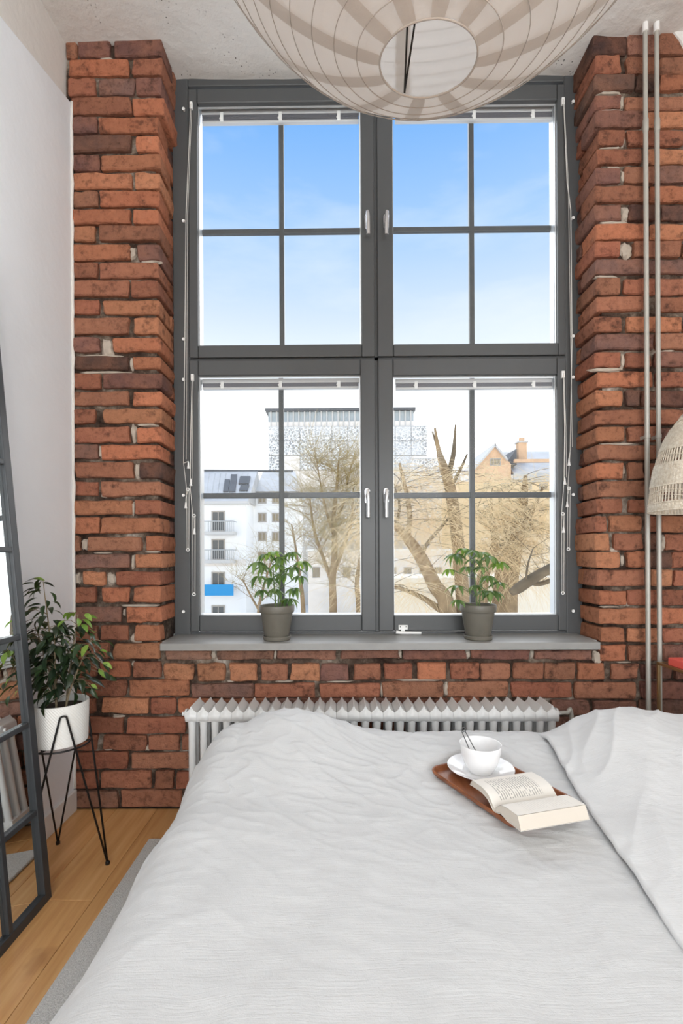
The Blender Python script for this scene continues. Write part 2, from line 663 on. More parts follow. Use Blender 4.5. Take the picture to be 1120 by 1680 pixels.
# ceiling: old rough plaster that reaches the window head
def ceil_fn(u, v):
    X = XL - 0.15 + u * (XR - XL + 0.3); Y = YB - 0.1 + v * (2.46 - YB + 0.1)
    return (X, Y, ZC + 0.010 * noise.noise(Vector((X * 2.2, Y * 2.2, 0))) + 0.004 * noise.noise(Vector((X * 9, Y * 9, 3))))
mb = MB().grid(ceil_fn, 90, 120)
mb.box(XL - 0.15, XR + 0.15, YB - 0.1, 2.46, ZC + 0.03, ZC + 0.15)
struct(mb.build('ceiling', 'ceiling_plaster', smooth='auto'))

# left wall: smooth board whose top edge slopes, older plaster set back above it
pts = []
zl = lambda y: 3.205 - (2.13 - y) * 0.262
wl = thing('wall_left', (XL, 0, 0), kind='structure')
mb = MB().prism([(YB, 0), (YF + 0.02, 0), (YF + 0.02, zl(YF + 0.02)), (1.2, zl(1.2)), (0.2, 2.72), (YB, 2.70)], 'x', XL - 0.034, XL)
mb.build('board', 'wall_plaster', wl, bevel=0.006)
def back_fn(u, v):
    Y = YB + u * (2.2 - YB); z = 2.4 + v * 1.15
    return (XL - 0.034 + 0.006 * noise.noise(Vector((Y * 3, z * 3, 1))), Y, z)
MB().grid(back_fn, 60, 14).box(XL - 0.2, XL - 0.042, YB, 2.3, 0, 3.6).build('old_plaster', 'old_plaster', wl, smooth='auto')
# ragged plaster lip where the board meets the brickwork
mb = MB()
path = []
for i in range(60):
    z = 0.1 + i * (zl(YF) - 0.1) / 59
    path.append((XL + 0.001 + 0.006 * (noise.noise(Vector((z * 14, 0, 5))) + 0.3), YF - 0.002, z))
mb.tube(path, [0.007 + 0.004 * noise.noise(Vector((i * 0.9, 1, 1))) for i in range(60)], 6)
mb.build('plaster_lip', 'old_plaster', wl, smooth=True)
MB().box(XL, XL + 0.014, YB, YF - 0.004, 0, 0.095).build('baseboard_left', 'white_paint', bevel=0.004)
struct(bpy.data.objects['baseboard_left'])

# right and rear walls close the room behind and beside the camera
mb = MB().box(XR, XR + 0.15, YB, YF + 0.3, 0, 3.6)
struct(mb.build('wall_right', 'wall_plaster'))
mb = MB()
for b in ((XL - 0.2, -0.95, 0, 3.6), (1.85, XR + 0.2, 0, 3.6), (-0.95, 1.85, 0, 0.45), (-0.95, 1.85, 3.05, 3.6)):
    mb.box(b[0], b[1], YB - 0.15, YB, b[2], b[3])
struct(mb.build('wall_rear', 'wall_plaster'))
w2 = thing('added_rear_window', (0.45, YB - 0.08, 0.45), kind='structure')  # unseen window, added as an opening to go with the rear fill
mb = MB()
for b in ((-0.95, -0.87, 0.45, 3.05), (1.77, 1.85, 0.45, 3.05), (-0.95, 1.85, 0.45, 0.53), (-0.95, 1.85, 2.97, 3.05), (0.41, 0.49, 0.45, 3.05)):
    mb.box(b[0], b[1], YB - 0.11, YB - 0.05, b[2], b[3])
mb.build('frame', 'frame_grey', w2)
MB().box(-0.87, 1.77, YB - 0.085, YB - 0.08, 0.53, 2.97).build('pane', 'window_glass', w2)

# ------------------------------------------------------------------ brick wall
COL = {'o': (180, 120, 90), 'r': (154, 103, 82), 'p': (122, 90, 82), 'd': (84, 66, 61), 'k': (142, 108, 93)}
BR = random.Random(21)
def brick_mesh(w, h, d, side=0):
    """irregular brick: w x h face at y = 0, depth d towards +y; origin in the middle of the face"""
    rnd = BR.uniform
    q = min(0.006, h * 0.10)
    hw, hh = w / 2, h / 2
    j = lambda s=0.0045: rnd(-s, s)
    out = []
    nx = 5 if w > 0.16 else 3
    cq = [q * rnd(0.5, 1.5) for _ in range(4)]
    chip = BR.randrange(4) if BR.random() < 0.25 else -1
    if chip >= 0: cq[chip] *= 2.0
    def seg(a, b, n):
        for i in range(1, n):
            t = i / n
            out.append((a[0] + (b[0] - a[0]) * t + j(0.0035), a[1] + (b[1] - a[1]) * t + j(0.0035)))
    cs = [(-hw, -hh), (hw, -hh), (hw, hh), (-hw, hh)]
    dirs = [((0, 1), (1, 0)), ((-1, 0), (0, 1)), ((0, -1), (-1, 0)), ((1, 0), (0, -1))]
    ent = []
    for c, dd, k in zip(cs, dirs, cq):
        p = (c[0] + j(), c[1] + j(0.003))
        a = (p[0] + dd[0][0] * k, p[1] + dd[0][1] * k)
        b = (p[0] + dd[1][0] * k, p[1] + dd[1][1] * k)
        m = (p[0] + (dd[0][0] + dd[1][0]) * k * 0.3, p[1] + (dd[0][1] + dd[1][1]) * k * 0.3)
        ent.append((a, m, b))
    for i in range(4):
        out += list(ent[i])
        seg(ent[i][2], ent[(i + 1) % 4][0], nx if i % 2 == 0 else 2)
    n = len(out)
    bv = rnd(0.003, 0.006)
    verts = []
    for (px, pz) in out:      # inner face loop
        s = Vector((px, pz))
        verts.append((px - math.copysign(min(bv, hw * 0.3), px), j(0.002), pz - math.copysign(min(bv, hh * 0.3), pz) * (0.9 if abs(pz) > hh * 0.5 else 0)))
    for (px, pz) in out:
        verts.append((px, bv * rnd(0.8, 1.4), pz))
    for (px, pz) in out:
        verts.append((px + j(0.002), d, pz))
    faces = [tuple(range(n))]
    for r in range(2):
        for i in range(n):
            k = (i + 1) % n
            faces.append((r * n + i, r * n + n + i, r * n + n + k, r * n + k))
    faces.append(tuple(2 * n + i for i in range(n))[::-1])
    mb = MB().add(verts, faces)
    return mb.mesh('brick', 'brick', smooth=False)
def brick(parent, x0, x1, z0, z1, y, d, code):
    w, h = x1 - x0, z1 - z0
    if w < 0.015 or h < 0.015:
        return None
    o = bpy.data.objects.new('brick', brick_mesh(w, h, d))
    C.objects.link(o)
    o.parent = parent
    o.location = Vector(((x0 + x1) / 2, y + BR.uniform(-0.004, 0.004), (z0 + z1) / 2)) - root_loc(parent)
    o.rotation_euler = (BR.uniform(-0.02, 0.02), BR.uniform(-0.006, 0.006), BR.uniform(-0.012, 0.012))
    c = COL[code]
    f = BR.uniform(0.90, 1.10)
    g = BR.uniform(0.94, 1.06)
    o.color = srgb(min(255, c[0] * f), min(255, c[1] * f * g), min(255, c[2] * f * g))
    return o

wbl = thing('wall_back_left', (-1.0, YF, 0), kind='structure')
wbr = thing('wall_back_right', (1.6, YF, 0), kind='structure')
wbw = thing('wall_back_lower', (0.1, YF, 0), kind='structure')
MORT = YF + 0.019
CORNER_L, CORNER_R = at(263, 700, YF).x, at(978, 700, YF).x
def rough_box(x0, x1, y0, y1, z0, z1, seed):
    """mortar body whose front is a fine uneven grid"""
    mb = MB()
    def f(u, v):
        X = x0 + u * (x1 - x0); Z = z0 + v * (z1 - z0)
        n = noise.noise(Vector((X * 16, Z * 16, seed))) * 0.006 + noise.noise(Vector((X * 60, Z * 60, seed))) * 0.003
        return (X, y0 + n, Z)
    mb.grid(f, max(4, int((x1 - x0) / 0.014)), max(4, int((z1 - z0) / 0.014)))
    mb.box(x0, x1, y0 + 0.012, y1, z0, z1)
    return mb
rough_box(XL - 0.10, CORNER_L - 0.022, MORT, 2.46, 0, 3.54, 1).build('mortar', 'mortar', wbl)
rough_box(CORNER_R + 0.036, XR + 0.05, MORT, 2.46, 0, 3.54, 2).build('mortar', 'mortar', wbr)
zs_top = at(600, 1066, YF).z
rough_box(CORNER_L - 0.022, CORNER_R + 0.036, MORT - 0.002, 2.46, 0, zs_top + 0.03, 3).build('mortar', 'mortar', wbw)

# course tables, read off the photograph: (top, bottom, [x0, x1, colour, ...])
def conv(rows, ox, oy, s):
    return [(oy + a / s, oy + b / s, [(ox + l[i] / s, ox + l[i + 1] / s, l[i + 2]) for i in range(0, len(l), 3)]) for a, b, l in rows]
LEFT = conv([(85, 270, [30, 128, 'r', 138, 415, 'p', 460, 870, 'p']), (290, 430, [60, 580, 'o', 610, 870, 'r']),
             (455, 600, [50, 290, 'r', 320, 622, 'p', 638, 860, 'p']), (630, 770, [85, 600, 'r', 612, 880, 'o']),
             (795, 930, [85, 305, 'p', 322, 840, 'o']), (955, 1090, [95, 600, 'd', 640, 840, 'o']),
             (1115, 1250, [90, 320, 'p', 342, 850, 'o']), (1270, 1405, [95, 605, 'o', 628, 850, 'o']),
             (1425, 1560, [90, 310, 'r', 326, 842, 'o']), (1590, 1712, [95, 600, 'o', 622, 842, 'o'])], 100, 40, 5.25)
LEFT += conv([(105, 235, [100, 290, 'o', 325, 850, 'r']), (265, 400, [90, 585, 'o', 655, 850, 'p']),
              (420, 550, [95, 310, 'r', 330, 840, 'r']), (575, 710, [90, 575, 'r', 605, 840, 'r']),
              (740, 865, [95, 320, 'r', 352, 850, 'o']), (895, 1035, [95, 580, 'r', 620, 840, 'o']),
              (1065, 1190, [95, 325, 'p', 442, 850, 'o']), (1230, 1340, [110, 580, 'd', 616, 850, 'o']),
              (1375, 1505, [105, 335, 'r', 360, 865, 'p']), (1530, 1650, [105, 580, 'r', 620, 860, 'o'])], 100, 350, 5.25)
LEFT += conv([(55, 180, [105, 290, 'r', 360, 865, 'o']), (210, 345, [105, 595, 'r', 645, 860, 'o']),
              (365, 485, [105, 315, 'p', 345, 850, 'o']), (515, 650, [115, 620, 'r', 680, 860, 'd']),
              (680, 805, [95, 315, 'r', 345, 855, 'r']), (840, 965, [105, 605, 'o', 635, 860, 'r']),
              (995, 1125, [100, 320, 'o', 340, 850, 'o']), (1155, 1280, [95, 160, 'r', 232, 690, 'r', 735, 860, 'o']),
              (1310, 1430, [105, 590, 'p', 635, 865, 'o']), (1460, 1575, [190, 370, 'o', 475, 855, 'r'])], 100, 660, 5.25)
LOW0 = len(LEFT)
LEFT += conv([(-30, 85, [80, 255, 'r', 300, 500, 'o', 535, 745, 'o']), (120, 235, [85, 450, 'p', 480, 745, 'o']),
              (255, 370, [85, 270, 'r', 290, 490, 'r', 545, 735, 'o']), (390, 510, [90, 355, 'r', 385, 730, 'o']),
              (530, 640, [90, 265, 'r', 290, 505, 'o', 540, 745, 'r']), (665, 785, [90, 480, 'r', 505, 950, 'o']),
              (800, 915, [90, 250, 'r', 300, 640, 'o', 665, 850, 'r']), (940, 1060, [90, 460, 'r', 490, 925, 'r']),
              (1075, 1185, [90, 265, 'r', 310, 630, 'r', 650, 875, 'r']), (1205, 1325, [90, 490, 'r', 520, 955, 'r']),
              (1345, 1472, [90, 270, 'r', 290, 670, 'r', 695, 835, 'r']), (1490, 1612, [90, 420, 'k', 445, 900, 'r'])], 100, 970, 4.54)
RIGHT = conv([(65, 270, [235, 545, 'd', 565, 840, 'k', 850, 1150, 'r']), (285, 440, [250, 490, 'r', 550, 840, 'r', 860, 1240, 'r']),
              (455, 595, [250, 620, 'd', 640, 835, 'd', 860, 1180, 'o']), (640, 770, [260, 500, 'p', 540, 1240, 'r']),
              (790, 935, [260, 705, 'p', 735, 1160, 'o']), (965, 1105, [290, 530, 'r', 560, 1080, 'r']),
              (1140, 1270, [275, 690, 'r', 740, 1240, 'o']), (1305, 1450, [265, 500, 'p', 540, 820, 'r', 850, 1150, 'p']),
              (1480, 1630, [260, 740, 'r', 760, 1240, 'o'])], 930, 40, 5.6)
RIGHT += conv([(30, 165, [260, 505, 'p', 575, 815, 'd', 868, 1240, 'd']), (205, 345, [265, 740, 'o', 760, 1150, 'o']),
               (365, 510, [265, 490, 'r', 620, 1050, 'r']), (530, 662, [260, 740, 'p', 765, 1240, 'p']),
               (700, 850, [270, 500, 'r', 530, 820, 'r', 850, 1240, 'r']), (870, 1005, [280, 710, 'r', 850, 1240, 'r']),
               (1055, 1190, [260, 515, 'r', 550, 1060, 'o']), (1215, 1360, [265, 795, 'p', 820, 1240, 'r']),
               (1385, 1520, [260, 500, 'r', 545, 780, 'r', 810, 1240, 'p']), (1560, 1700, [280, 795, 'o', 830, 1240, 'r'])], 930, 330, 5.6)
RIGHT += conv([(110, 255, [265, 512, 'o', 545, 672, 'd', 692, 1150, 'd']), (290, 422, [265, 740, 'r', 770, 1240, 'r']),
               (448, 580, [275, 530, 'o', 560, 830, 'r', 860, 1150, 'p']), (615, 750, [285, 822, 'r', 845, 1240, 'r']),
               (780, 925, [270, 520, 'o', 560, 710, 'r', 735, 1120, 'r']), (945, 1090, [280, 815, 'r', 840, 1240, 'p']),
               (1110, 1237, [275, 512, 'r', 580, 830, 'r', 860, 1240, 'r']), (1270, 1410, [262, 360, 'r', 385, 690, 'o', 740, 845, 'r', 870, 1240, 'o']),
               (1430, 1580, [262, 390, 'o', 430, 690, 'r', 740, 872, 'd', 900, 1240, 'r'])], 930, 620, 5.6)
RIGHT += conv([(30, 175, [280, 492, 'o', 555, 725, 'o', 760, 962, 'd', 972, 1240, 'r']), (195, 345, [285, 725, 'r', 790, 980, 'o', 990, 1240, 'r']),
               (385, 522, [295, 540, 'o', 565, 850, 'r', 888, 1240, 'r']), (550, 692, [300, 745, 'o', 770, 1100, 'o']),
               (730, 862, [310, 532, 'o', 565, 850, 'o', 888, 1240, 'r']), (890, 1036, [310, 546, 'o', 575, 850, 'r', 888, 1240, 'p'])], 930, 900, 5.6)
RLOW = conv([(1060, 1200, [410, 662, 'r', 700, 960, 'p', 990, 1240, 'p']), (1230, 1385, [75, 640, 'r', 690, 1180, 'p']),
             (1400, 1530, [-140, 212, 'p', 255, 640, 'p', 680, 1100, 'p'])], 930, 900, 5.6)
MID = conv([(105, 150, [60, 275, 'k', 302, 572, 'k', 582, 868, 'k']),
            (170, 250, [55, 190, 'o', 212, 345, 'o', 360, 495, 'o', 512, 637, 'r', 650, 785, 'o', 792, 925, 'p', 945, 1072, 'r']),
            (265, 332, [186, 470, 'p', 482, 770, 'r', 790, 1072, 'r'])], 250, 1030, 2.872)
MID += conv([(48, 92, [-175, 100, 'k', 115, 415, 'p', 440, 715, 'p', 738, 1012, 'p']),
             (110, 186, [30, 160, 'r', 186, 325, 'o', 342, 480, 'r', 486, 625, 'r', 640, 780, 'r', 792, 930, 'r', 947, 1068, 'o']),
             (200, 272, [20, 310, 'r', 330, 615, 'r', 632, 915, 'r'])], 620, 1050, 2.872)

def lay(rows, parent, corner=None):
    for k, (a, b, bricks) in enumerate(rows):
        for i, (x0, x1, c) in enumerate(bricks):
            p0, p1 = at(x0, (a + b) / 2, YF), at(x1, (a + b) / 2, YF)
            xm = (x0 + x1) / 2
            z1, z0 = at(xm, a, YF).z, at(xm, b, YF).z
            lx, rx = p0.x, p1.x
            d = 0.055
            if corner == 'L' and k > LOW0 + 1:
                last = False
            else:
                last = (corner == 'L' and i == len(bricks) - 1) or (corner == 'R' and i == 0)
            if last:                         # the corner brick turns into the window reveal
                long_front = (x1 - x0) > 70
                d = 0.128 if long_front else 0.205
                d += BR.uniform(-0.006, 0.006)
            o = brick(parent, lx, rx, z0, z1, YF, d, c)
            if last and d < 0.15:            # a second brick of the reveal behind it
                jx = BR.uniform(0.0, 0.012)
                if corner == 'L':
                    brick(parent, rx - 0.09, rx - jx, z0 + 0.002, z1 - 0.002, YF + d + 0.014, 0.10, BR.choice('rrpo'))
                else:
                    brick(parent, lx + jx, lx + 0.09, z0 + 0.002, z1 - 0.002, YF + d + 0.014, 0.10, BR.choice('rrpo'))
lay(LEFT, wbl, 'L')
lay(RIGHT, wbr, 'R')
lay(RLOW, wbr)
lay(MID, wbw)
# courses hidden behind radiator and bed go on in the same bond
for k, (a, b, bricks) in enumerate(LEFT[LOW0 + 6:]):
    x = bricks[-1][1] + 5
    i = 0
    while x < 1330:
        w = (92 if (k + i) % 2 else 46) + BR.uniform(-5, 5)
        if not (k == 0 and x + w > 800):
            if x + w > 330:
                p = wbr if x > 975 else wbw
                z1, z0 = at(x + w / 2, a, YF).z, at(x + w / 2, b, YF).z
                brick(p, at(x, a, YF).x, at(x + w, a, YF).x, z0, z1, YF, 0.055, BR.choice('rrropp'))
        x += w + 5
        i += 1

# the pier runs on to the right wall in the same bond
for k, (a, b, bricks) in enumerate(RIGHT + RLOW):
    x = at(bricks[-1][1], (a + b) / 2, YF).x + 0.012
    i = 0
    z1, z0 = at(1150, a, YF).z, at(1150, b, YF).z
    while x < XR:
        w = (0.262 if (k + i) % 2 else 0.125) + BR.uniform(-0.01, 0.01)
        brick(wbr, x, min(x + w, XR + 0.02), z0, z1, YF, 0.055, BR.choice('rrropp'))
        x += w + 0.013
        i += 1

# lime patches where joints were filled flush
plain('lime', srgb(176, 164, 150), 0.95, var=0.12, vscale=40, bump=0.9)
def patch(parent, px0, py0, px1, py1, seed):
    a, b = at(px0, py1, YF), at(px1, py0, YF)
    cx, cz, hw, hh = (a.x + b.x) / 2, (a.z + b.z) / 2, (b.x - a.x) / 2, (b.z - a.z) / 2
    n = 14
    hw *= 0.92; hh *= 0.85
    vs = [(cx, YF + 0.005, cz)]
    for ring, (k, y) in enumerate(((0.7, YF + 0.007), (1.0, YF + 0.018))):
        for i in range(n):
            t = 2 * math.pi * i / n
            f = 1 + 0.5 * noise.noise(Vector((math.cos(t) * 2.6, math.sin(t) * 2.6, seed * 3.1 + ring)))
            ct, st = math.cos(t), math.sin(t)
            q = 1 / max(abs(ct), abs(st)) ** 0.7
            vs.append((cx + hw * k * f * q * ct, y, cz + hh * k * f * q * st))
    fs = [(0, 1 + i, 1 + (i + 1) % n) for i in range(n)]
    fs += [(1 + i, 1 + n + i, 1 + n + (i + 1) % n, 1 + (i + 1) % n) for i in range(n)]
    MB().add(vs, fs).build('lime_patch', 'lime', parent)
for s, p in enumerate([(164, 552, 184, 588), (120, 580, 205, 586), (211, 583, 218, 608), (122, 607, 215, 613), (213, 692, 222, 726), (218, 693, 262, 699),
                       (219, 757, 229, 786), (160, 727, 167, 753), (163, 806, 174, 817), (214, 820, 220, 848), (131, 882, 144, 906), (213, 908, 220, 936),
                       (150, 905, 184, 909), (236, 903, 262, 908), (120, 939, 129, 960), (173, 938, 188, 960), (190, 991, 262, 997), (200, 998, 204, 1012),
                       (210, 1040, 232, 1056), (214, 1085, 219, 1095), (181, 1173, 202, 1186), (232, 1224, 246, 1234), (168, 1226, 181, 1234), (211, 400, 222, 424),
                       (224, 423, 265, 431), (200, 62, 187, 80), (160, 90, 185, 96)]):
    patch(wbl, *p, s)
for s, p in enumerate([(980, 146, 1026, 153), (1018, 152, 1025, 176), (982, 176, 1026, 181), (1014, 216, 1028, 240), (982, 238, 1024, 243), (994, 270, 1020, 275),
                       (1019, 275, 1027, 300), (1020, 336, 1034, 362), (978, 360, 1042, 367), (1017, 393, 1040, 424), (976, 449, 1018, 455), (1019, 576, 1027, 604),
                       (962, 601, 1030, 609), (975, 725, 1055, 731), (1012, 756, 1028, 786), (1000, 178, 1006, 181), (1085, 875, 1100, 905), (1000, 898, 1016, 908),
                       (1018, 908, 1026, 930), (984, 994, 1018, 998), (1026, 985, 1038, 996), (1085, 572, 1110, 577), (1010, 1086, 1040, 1089)]):
    patch(wbr, *p, s + 50)
for s, p in enumerate([(345, 1066, 354, 1084), (448, 1066, 453, 1084),
                       (653, 1066, 660, 1083), (764, 1066, 773, 1083), (869, 1066, 877, 1083), (973, 1067, 990, 1092), (371, 1116, 384, 1121), (450, 1116, 480, 1121),
                       (530, 1117, 580, 1121), (640, 1114, 735, 1119), (624, 1120, 629, 1146), (728, 1118, 736, 1146)]):
    patch(wbw, *p, s + 90)
# plaster run down from the ceiling over the ragged pier tops
def cove(parent, pts, y0, y1):
    MB().prism([(at(px, py, YF).x, at(px, py, YF).z) for px, py in pts], 'y', y0, y1).build('plaster_cove', 'ceiling_plaster', parent, bevel=0.012)
cove(wbr, [(1096, 46), (1100, 53), (1106, 60), (1113, 68), (1122, 84), (1133, 88), (1142, 76), (1150, 60), (1156, 46)], YF - 0.010, YF + 0.05)

# ------------------------------------------------------------------ window
def W(px, py, y=YW):
    return at(px, py, y)
x0w, x1w = W(291, 600).x, W(947, 600).x
z0w, z1w = W(600, 1041).z, ZC + 0.02
xm = W(617, 600).x
zt = W(617, 588).z
win = thing('window_1', ((x0w + x1w) / 2, YW, z0w), kind='structure')
FW = 0.058
def rect_frame(mb, x0, x1, z0, z1, w, y0, y1, wb=None, wt=None):
    wb = wb or w; wt = wt or w
    mb.box(x0, x0 + w, y0, y1, z0, z1); mb.box(x1 - w, x1, y0, y1, z0, z1)
    mb.box(x0 + w, x1 - w, y0, y1, z0, z0 + wb); mb.box(x0 + w, x1 - w, y0, y1, z1 - wt, z1)
    return mb
mb = MB()
rect_frame(mb, x0w - 0.02, x1w + 0.02, z0w - 0.02, z1w, FW + 0.02, YW, YW + 0.115, wb=0.035, wt=0.05)
mb.box(xm - 0.014, xm + 0.014, YW + 0.006, YW + 0.11, z0w, z1w)
mb.box(x0w, x1w, YW + 0.006, YW + 0.11, zt - 0.012, zt + 0.012)
mb.build('frame', 'frame_grey', win, bevel=0.004)
SASH = [  # glass box in photo pixels: x0, x1, y_top, y_bottom ; handle px
    ('upper left', 325, 592, 171, 567), ('upper right', 644, 913, 169, 565),
    ('lower left', 327, 592, 616, 1009), ('lower right', 645, 913, 616, 1009)]
YG = YW + 0.020
for k, (nm, gx0, gx1, gy0, gy1) in enumerate(SASH):
    left, upper = k % 2 == 0, k < 2
    a, b = W(gx0, (gy0 + gy1) / 2), W(gx1, (gy0 + gy1) / 2)
    gz1, gz0 = W((gx0 + gx1) / 2, gy0).z, W((gx0 + gx1) / 2, gy1).z
    ox0 = (x0w + FW + 0.003) if left else (xm + 0.007)
    ox1 = (xm - 0.007) if left else (x1w - FW - 0.003)
    oz1 = (z1w - 0.075) if upper else (zt - 0.006)
    oz0 = (zt + 0.006) if upper else (z0w + 0.018)
    y0, y1 = YW - 0.012, YW + 0.017
    mb = MB()
    mb.box(ox0, a.x, y0, y1, oz0, oz1); mb.box(b.x, ox1, y0, y1, oz0, oz1)
    mb.box(a.x, b.x, y0, y1, oz0, gz0); mb.box(a.x, b.x, y0, y1, gz1, oz1)
    sash = mb.build('sash', 'frame_grey', win, bevel=0.005)
    # dark joints where stiles and rails meet
    mb = MB()
    for sx in (a.x, b.x):
        for (s0, s1) in ((oz0, gz0), (gz1, oz1)):
            mb.box(sx - 0.0008, sx + 0.0008, y0 - 0.0006, y0 + 0.003, s0 + 0.004, s1 - 0.004)
    mb.build('joint', 'frame_seam', sash)
    mb = MB()
    rect_frame(mb, a.x - 0.001, b.x + 0.001, gz0 - 0.001, gz1 + 0.001, 0.0045, YG - 0.010, YG - 0.002)
    mb.build('glazing_bead', 'aluminium', sash)
    MB().box(a.x - 0.004, b.x + 0.004, YG - 0.001, YG + 0.003, gz0 - 0.004, gz1 + 0.004).build('pane', 'window_glass', sash)
    YO = YG + 0.050
    mb = MB()
    rect_frame(mb, a.x - 0.02, b.x + 0.02, gz0 - 0.02, gz1 + 0.045, 0.022, YG + 0.006, YO + 0.004)
    mb.build('casing', 'aluminium', sash)
    # muntin cross
    mxp = (462, 772.5, 462, 774)[k]
    myp = (381, 377, 813, 812.5)[k]
    vx = at(mxp, (gy0 + gy1) / 2, YO).x
    hz = at((gx0 + gx1) / 2, myp, YO).z
    hw = (0.0125, 0.0125, 0.0135, 0.0135)[k]
    MB().box(vx - 0.0125, vx + 0.0125, YO - 0.012, YO + 0.012, gz0 - 0.01, gz1 + 0.01).build('muntin', 'frame_grey', sash, bevel=0.003)
    MB().box(a.x - 0.01, b.x + 0.01, YO - 0.010, YO + 0.010, hz - hw, hz + hw).build('muntin', 'frame_grey', sash, bevel=0.003)
    # handle: rose plate and lever hanging down
    hx, hy0, hy1 = (602, 633, 602, 633)[k], (352, 352, 801, 801)[k], (394, 394, 850, 850)[k]
    p1, p0 = W(hx, hy0, y0), W(hx, hy1, y0)
    mb = MB()
    pr = []
    for i in range(16):
        t_ = 2 * math.pi * i / 16
        pr.append((p1.x + 0.0135 * math.cos(t_), p1.z - 0.028 + (0.014 if math.sin(t_) >= 0 else -0.034) + 0.0135 * math.sin(t_)))
    mb.prism(pr, 'y', y0 - 0.008, y0)
    s = 1 if left else -1
    mb.tube([(p1.x, y0 - 0.004, p1.z - 0.020), (p1.x, y0 - 0.038, p1.z - 0.020)], 0.009, 12)
    mb.tube([(p1.x, y0 - 0.038, p1.z - 0.010), (p1.x + s * 0.001, y0 - 0.046, p1.z - 0.035), (p1.x + s * 0.003, y0 - 0.044, p1.z - 0.07), (p1.x + s * 0.003, y0 - 0.042, p0.z)],
            [0.0075, 0.0105, 0.0092, 0.0092], 12)
    mb.build('handle', 'chrome', sash, smooth='auto', bevel=0.0015)
    if k == 3:      # casement stay screwed to the bottom rail
        yb = y0 - 0.001
        q = W(661, 1030, yb)
        mb = MB()
        mb.box(q.x - 0.022, q.x + 0.022, yb - 0.004, yb, q.z - 0.008, q.z + 0.014)
        mb.box(q.x - 0.010, q.x + 0.008, yb - 0.006, yb, q.z - 0.022, q.z - 0.006)
        mb.tube([(q.x - 0.036, yb - 0.012, q.z - 0.019), (q.x - 0.005, yb - 0.013, q.z - 0.022), (q.x + 0.085, yb - 0.014, q.z - 0.023)], [0.009, 0.008, 0.007], 10)
        st = mb.build('stay', 'white_plastic', sash, smooth='auto', bevel=0.001)
        mb = MB()
        for dx in (-0.014, 0.014):
            mb.tube([(q.x + dx, yb - 0.0052, q.z + 0.006), (q.x + dx, yb - 0.003, q.z + 0.006)], 0.0028, 8)
        mb.build('screw', 'frame_seam', st)
# white screw caps down both frame posts
for px, ys in ((302, (182, 365, 558, 624, 813, 1003)), (938, (170, 360, 553, 620, 812, 1002))):
    for py in ys:
        q = W(px, py, YW)
        mb = MB().tube([(q.x, YW, q.z), (q.x, YW - 0.010, q.z)], 0.0045, 8)
        mb.tube([(q.x, YW - 0.010, q.z), (q.x, YW - 0.013, q.z)], 0.0075, 10)
        mb.build('screw_cap', 'white_plastic', win, smooth='auto')

# sill board
sy0 = 2.068
sa, sb = at(262, 1062, sy0), at(985, 1060, sy0)
szt, szb = at(620, 1055, sy0).z, at(620, 1067, sy0).z
sl = MB()
sl.box(sa.x, sb.x, sy0, YF - 0.004, szb, szt)
sl.box(CORNER_L + 0.004, CORNER_R - 0.004, YF - 0.006, YW + 0.01, szb + 0.002, szt)
o = sl.build('window_sill', 'sill_grey', bevel=0.003)
struct(o)
MB().box(x0w - 0.03, x1w + 0.03, YW + 0.012, 2.46, szb - 0.02, z0w + 0.004).build('trim_1', 'sill_grey', origin=(0.1, 2.4, szb))
struct(bpy.data.objects['trim_1'])

